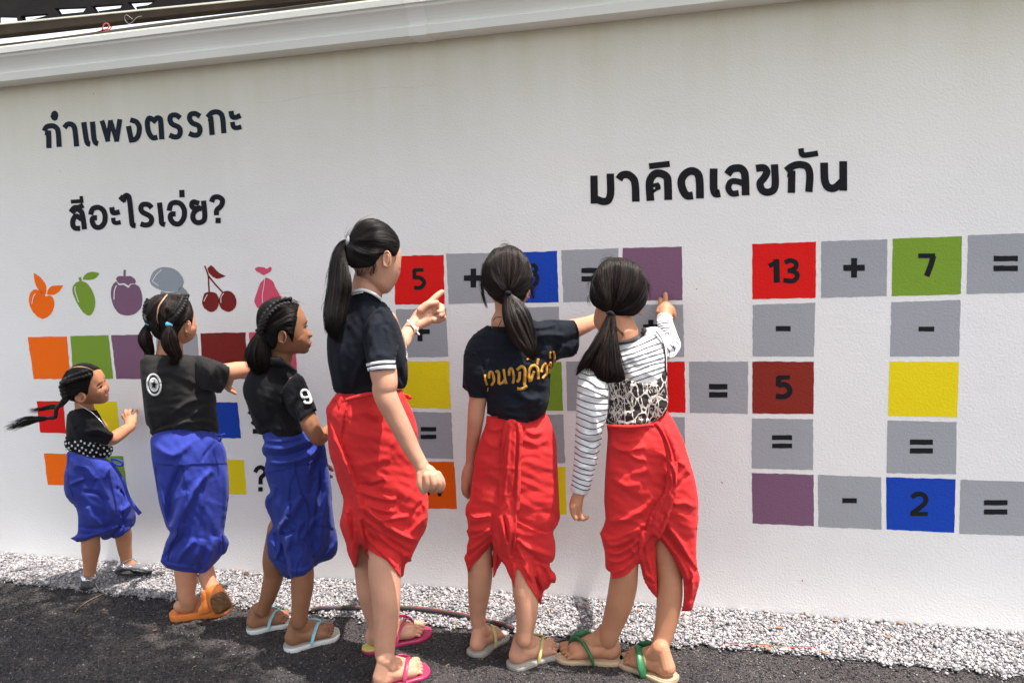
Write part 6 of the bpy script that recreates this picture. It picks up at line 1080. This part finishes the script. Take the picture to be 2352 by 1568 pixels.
B0 = ['J 1540,1120 1650,1090 1760,1050 1900,985', 'J 1545,1165 1680,1135 1800,1085 1930,1040', 'J 1550,1225 1700,1170 1850,1120 1945,1085', 'J 1560,1250 1700,1210 1850,1160 1965,1130', 'J 1590,1285 1700,1250 1850,1210 1972,1170', 'J 1600,1325 1720,1290 1850,1240 1976,1215', 'J 1650,1370 1750,1330 1870,1290 1978,1255', 'J 1700,1395 1800,1360 1900,1325 1980,1290', 'J 1220,1240 1260,1220 1290,1190', 'J 1205,1285 1250,1290 1300,1240']
for q in B0: link('stripe', ribbon(q, 1.9, f6, th=.0018), C_BLK, s6)
B1 = ['J 1895,850 1940,835 2010,840', 'J 1905,870 1960,855 2025,862', 'J 1912,890 1960,880 2040,888', 'J 1925,910 1980,900 2050,915', 'J 1935,935 1990,925 2058,940', 'J 1950,960 2000,950 2040,970', 'J 1990,950 2050,1000 2095,1055', 'J 1985,1000 2020,1060 2060,1100', 'J 1980,1080 2010,1120 2005,1180', 'J 2040,1060 2060,1110 2040,1160', 'J 1925,970 1950,955']
for q in B1: link('stripe', ribbon(q, 1.6, fr(cf), th=.0018), C_BLK, slr)
link('neck_rib', ribbon('J 1530,1040 1620,1030 1700,1000 1750,965 1775,930 1765,905', 10, f6, th=.006), C_DARK, s6)
link('bracelet', tube(W3(smooth('J 1898,812 1910,785 1950,772 2000,780 2035,815', False, 5), .135), [.0026]*21, seg=7, sub=1), M_THREAD, p6)
M_LACE = bpy.data.materials.new('lace knit'); M_LACE.use_nodes = True
def _lace():
    nt = M_LACE.node_tree; b = nt.nodes['Principled BSDF']; L = nt.links.new; b.inputs['Roughness'].default_value = .9; tc = nt.nodes.new('ShaderNodeTexCoord')
    n = nt.nodes.new('ShaderNodeTexNoise'); n.inputs['Scale'].default_value = 30; L(tc.outputs['Object'], n.inputs['Vector'])
    ad = nt.nodes.new('ShaderNodeMixRGB'); ad.blend_type = 'ADD'; ad.inputs[0].default_value = .018; L(tc.outputs['Object'], ad.inputs[1]); L(n.outputs['Color'], ad.inputs[2])
    mp = nt.nodes.new('ShaderNodeMapping'); mp.inputs['Scale'].default_value = (1.5, .6, .75); mp.inputs['Rotation'].default_value = (0, .3, 0); L(ad.outputs[0], mp.inputs[0])
    vs_ = []
    for sc, th in ((32, .06), (80, .065)):
        v = nt.nodes.new('ShaderNodeTexVoronoi'); v.feature = 'DISTANCE_TO_EDGE'; v.inputs['Scale'].default_value = sc; L(mp.outputs[0], v.inputs['Vector'])
        m = nt.nodes.new('ShaderNodeMath'); m.operation = 'LESS_THAN'; m.inputs[1].default_value = th; L(v.outputs['Distance'], m.inputs[0]); vs_.append(m)
    n2 = nt.nodes.new('ShaderNodeTexNoise'); n2.inputs['Scale'].default_value = 17; L(tc.outputs['Object'], n2.inputs['Vector'])
    g = nt.nodes.new('ShaderNodeMath'); g.operation = 'GREATER_THAN'; g.inputs[1].default_value = .52; L(n2.outputs[0], g.inputs[0])
    mu = nt.nodes.new('ShaderNodeMath'); mu.operation = 'MULTIPLY'; L(g.outputs[0], mu.inputs[0]); L(vs_[1].outputs[0], mu.inputs[1])
    mx = nt.nodes.new('ShaderNodeMath'); mx.operation = 'MAXIMUM'; L(mu.outputs[0], mx.inputs[0]); L(vs_[0].outputs[0], mx.inputs[1])
    c = nt.nodes.new('ShaderNodeMixRGB'); c.inputs[1].default_value = (.016, .013, .014, 1); c.inputs[2].default_value = (.62, .55, .48, 1); L(mx.outputs[0], c.inputs[0]); L(c.outputs[0], b.inputs['Base Color'])
    bp = nt.nodes.new('ShaderNodeBump'); bp.inputs['Distance'].default_value = .002; L(mx.outputs[0], bp.inputs['Height']); L(bp.outputs[0], b.inputs['Normal'])
_lace()
vf = Field('K 690,140 760,60 900,-40 1100,-60 1215,0 1236,150 1242,300 1230,400 1180,450 1110,500 1000,520 900,528 780,520 668,505 690,380 706,250', .48, .86, 84, step=2.4)
vf.cover = (Cover('t'), .018)
vst = solid('K 692,140! 740,130 800,110 860,92 930,112 1020,132 1100,120 1160,85 1205,10 1218,-60! 1230,40 1236,150 1244,300 1232,395 1180,450 1112,498 1000,520 900,528 780,520 668,505! 690,400 708,280', vf, off=.016, taper=3, step=2.2, folds=[F_('K 700,470 850,500 1050,480 1200,400', 6, 6), F_('K 720,420 880,440 1100,400', 8, 4), F_('K 860,480 900,500 940,520', 4, -4)], wr=(1.2, 16, 19, .3))
v6 = link('lace_vest', vst, M_LACE, p6); link('strap', ribbon('J 1880,930 1925,985 1955,1050 1972,1150 1978,1280 1985,1340', 2.2, lambda x, y: sfl.front(x, y)+.004, th=.004), C_BLK, v6)
pf6 = [F_('K 700,680 800,740 920,740 1040,710', 8, 8), F_('K 780,640 860,660 1000,640', 8, 5), F_('K 690,560 900,560 1100,530', 6, 5), F_('K 860,760 980,830 1050,830', 7, 6), F_('K 900,960 1000,950 1060,910', 9, 5), F_('K 720,1000 860,1070 1000,1060', 10, 5), F_('K 950,700 1060,900 1120,1080', 4, 2), F_('K 1210,520 1300,700 1380,900', 9, 6), F_('K 1330,850 1400,880 1440,960', 7, 6), F_('K 1320,1100 1380,1020 1440,960', 6, -5), F_('K 1300,1250 1400,1230 1480,1280', 8, 5), F_('K 700,1400 850,1380 1000,1300 1120,1180', 10, 7), F_('K 640,1540 760,1560 900,1500 1050,1420', 8, 8),
   F_('G 820,200 900,300 1050,260 1190,160', 9, 9), F_('G 850,350 950,380 1080,320 1190,230', 8, 9), F_('G 860,330 980,330 1120,260', 5, -8), F_('G 860,430 980,460 1100,390 1180,300', 6, 8), F_('G 900,500 1000,470 1120,400', 5, -8), F_('G 920,560 1020,520 1150,400', 7, 7), F_('G 1100,330 1130,370 1170,300', 4, 6), F_('G 1430,130 1530,250 1600,380 1680,500', 8, 9), F_('G 1380,190 1490,290 1590,410 1690,560', 6, -8), F_('G 1360,230 1460,330 1560,480 1620,640', 7, 9), F_('G 1600,450 1660,560 1640,740 1600,880', 6, 7), F_('G 1690,500 1640,620 1590,700', 5, -6), F_('G 1660,620 1650,760 1620,880', 4, 5), F_('G 1230,300 1260,450 1300,620 1330,740', 7, 7), F_('G 1290,330 1260,400 1290,500', 4, -6), F_('G 1190,420 1230,560 1310,640', 6, 6), F_('G 1230,600 1290,650 1330,640', 5, -5)]
pm, pfld = blob('K 680,512! 690,600 682,750 668,950 658,1200 668,1380 640,1465 615,1510 G 806,195 822,250 850,370 860,510 905,558 916,607! 980,600 1050,575 1110,520 1166,468! 1182,500 1210,620 1262,712 1330,787! 1334,700 1326,500 1318,292! 1350,243! 1420,330 1482,430 1542,540 1572,640 1575,800 1556,907! 1650,902! 1690,760 1725,612 1702,500 1692,350 1702,150 1714,30 K 1518,1350 1525,1230 1500,1050 1470,930 1420,770 1380,640 1300,480 1238,382! 1180,430 1100,480 900,515', .48, .80, cap=86, step=2.4, over='tlm', lay=0.004, folds=pf6, wr=(1.6, 28, 20, .4))
t6 = link('red_wrap', pm, C_RED, p6)
ss, sfd = blob('K 1100,500! 1150,482 1210,520 1270,610 1310,700 1332,840 1330,1000 1315,1150 1275,1290 1245,1400 1200,1500 G 1350,250! 1290,210 1200,330 1180,420! 1165,300 1180,150 K 1040,1480 1070,1360 1150,1220 1215,1100 1235,900 1210,720 1170,600', 'K 1200,700,.565 1270,1000,.57 G 1250,150,.56', .5, step=2.2, folds=[F_('K 1150,510 1230,640 1280,800 1270,1000', 4, 7), F_('K 1200,560 1270,720 1310,860', 3, -6), F_('K 1240,900 1280,1050 1250,1200 1200,1330', 4, 7), F_('K 1300,1000 1260,1180 1190,1350', 3, -7), F_('K 1220,1150 1150,1300 1100,1450', 4, 6), F_('K 1250,1250 1200,1400 1150,1520', 3, -5), F_('K 1230,820 1300,920 1320,1060', 3, 5)], wr=(1., 14, 22, 1.2))
link('tucked_end', ss, C_RED, t6); link('waist_roll', C('K 700,522,3.5,.595 900,532,4,.60 1100,515,4,.60'), C_RED, t6)
for fr_ in (fr1, fr2): sandal(p6, fr_, M_BEIGE, M_GRN, M_GBED if False else M_BEIGE, sole=.014, sw=.0135, wid=1.2)

for hh, gd, mt_ in ((h5, ['J 285,420 270,480 275,560 300,620', 'J 300,300 290,360 285,430 290,500', 'J 540,150 500,135 470,150 420,180', 'J 760,430 775,500 760,560 740,610', 'J 700,250 745,320 770,400 765,470'], H_BRN), (h6, ['J 1275,600 1262,640 1275,690 1310,720', 'J 1330,380 1290,450 1270,520 1275,590', 'J 1500,262 1440,262 1390,290 1350,340', 'J 1800,450 1825,520 1820,600 1800,680', 'J 1700,800 1690,840 1700,880 1720,900'], H_BRN),
                (h4, ['I 260,330 240,300 270,250 320,190', 'I 300,240 350,165 430,125 500,122', 'I 235,480 225,540 260,600 320,640', 'I 110,500 80,600 70,700 60,800'], H_BLK), (h3, ['H 560,215 640,178 720,175 800,195', 'H 800,190 850,215 880,240 890,260', 'H 480,330 465,400 470,450 480,480'], H_BLK), (h2, ['P 330,420 305,480 315,560 330,600', 'P 700,225 780,225 860,240 930,280'], H_BRN)):
    for k in range(len(gd)-1): link('flyaway_hair', strands([gd[k], gd[k]], 12, headf.d if isinstance(headf.d, float) and hh is h6 else {h5: .52, h4: .67, h3: .53, h2: .42}[hh], seed=60+k, jit=2.6, rad=.0003, trim=.3, wild=.8), mt_, hh)
# ------------------------------------------------------------------ hose, leaves, litter
M_HOSE = mat('black hose', (.035, .03, .032), .55, var=(8, .3)); M_LINE = mat('orange hose line', (.42, .09, .05), .6)
def gline(s, z, n=6): return np.array([ground(x, y, z) for x, y in smooth(s, False, n)])
hp = gline('F 520,850 600,853 760,850 960,848 1150,848 1350,850 1600,870 1850,910 2100,965 2350,1030', .035)
hp[:, 2] = .023; hp[:6, 2] = np.linspace(.012, .023, 6)
hose = thing('garden_hose', hp[20], 'black hose with a thin orange line, arching over the gravel behind the feet', 'hose')
link('hose_tube', tube(hp, [.0095]*len(hp), seg=14, sub=1), M_HOSE, hose); link('hose_line', tube(hp+np.array([0, -.003, .0088]), [.0012]*len(hp), seg=6, sub=1), M_LINE, hose)
hq = gline('G 1960,1208 2080,1213 2200,1218 2350,1225 T 200,1238 400,1244', .012); hose2 = thing('thin_hose', hq[4], 'thin black pipe with orange line half buried in gravel at right', 'hose')
link('hose_tube', tube(hq, [.006]*len(hq), seg=8, sub=1), M_HOSE, hose2); link('hose_line', tube(hq+np.array([0, -.005, .003]), [.0018]*len(hq), seg=5, sub=1), M_LINE, hose2)
M_LEAF = mat('dry leaf', (.38, .17, .09), .7, var=(30, .4)); M_LEAF2 = mat('dead leaf', (.10, .05, .035), .8, var=(30, .4))
def leaf(x, y, L, a, m, lab, z=.02):
    c = ground(x, y, z); u = np.linspace(0, 1, 9); wd = .28*np.sin(np.pi*u)**.8*L; ca, sa = math.cos(a), math.sin(a); V = []
    for k in (-1, 0, 1):
        for i in range(9):
            px = (u[i]-.5)*L; py = k*wd[i]; V.append((c[0]+px*ca-py*sa, c[1]+px*sa+py*ca, c[2]+abs(k)*.2*wd[i]+.12*L*(u[i]-.5)**2+.002))
    F = [(k*9+i, k*9+i+1, (k+1)*9+i+1, (k+1)*9+i) for k in (0, 1) for i in range(8)]
    o = link('fallen_leaf', ([tuple(np.array(v)-c) for v in V], F), m); o.location = Vector(c); tag(o, lab, 'leaf', 'dry leaves on the gravel')
    md = o.modifiers.new('thick', 'SOLIDIFY'); md.thickness = .0007
for x, y, L, a, m, lab in [(1790, 1441, .03, .1, 0, 'long tan leaf on the gravel, left of the lone pair below the purple square'), (1920, 1424, .022, .9, 0, 'small upright tan leaf against the foot of the wall'), (2069, 1431, .024, -.7, 0, 'pale tan leaf leaning against the wall right of centre'),
     (2040, 1463, .022, .2, 0, 'tan leaf lying flat in the middle of the right gravel'), (1983, 1492, .016, .3, 1, 'reddish brown leaf near the front of the right gravel'), (1895, 1499, .028, -.3, 0, 'tan leaf at the edge of the asphalt below the right sums'), (2206, 1447, .03, -.8, 1, 'dark curled leaf by the wall near the right edge'),
     (1340, 1393, .022, -.3, 0, 'brown leaf on gravel between the two red skirted girls'), (1467, 1401, .02, -.6, 0, 'brown leaf on gravel behind the legs of the sixth girl'), (566, 1317, .04, -.5, 1, 'dark curled leaf at the wall between second and third girl'), (168, 1326, .014, .1, 0, 'small orange leaf on gravel left of the silver shoe'), (302, 1335, .014, .1, 1, 'small brown leaf on gravel below the lifted silver shoe'), (1764, 1489, .03, -.5, 0, 'leaf beside the thin pipe at the gravel edge'), (1268, 1398, .018, .1, 0, 'pinkish leaf bit on gravel right of the fifth girl'), (356, 1447, .018, .3, 0, 'pale twig like leaf on dark asphalt in front of the slippers')]:
    leaf(x, y, L, a, M_LEAF2 if m else M_LEAF, lab, .018 if y < 1430 or x > 1300 else .006)
M_STRAW = mat('dry grass', (.42, .28, .15), .8)
sw = gline('E 1130,690 980,735 830,800 740,860 690,910', .006, 5); o = link('grass_blade', tube(sw, [.0011]*len(sw), seg=5, sub=1), M_STRAW); tag(o, 'long curved dry grass blade on the asphalt beside the silver shoe', 'grass blade')
P_ = []; r = np.random.default_rng(3)
for i in range(260):
    x = r.uniform(-3.6, 1.2); y = -.32-r.uniform(0, 1.2); a = r.uniform(0, 3.14); L = r.uniform(.004, .018); P_.append(tube([(x, y, .006), (x+L*math.cos(a)*.5, y+L*math.sin(a)*.5, .008), (x+L*math.cos(a+.4), y+L*math.sin(a+.4), .006)], [.0007]*3, seg=4, cap=False, sub=2))
tag(link('grass_litter', jn(P_), M_STRAW), kind='stuff')
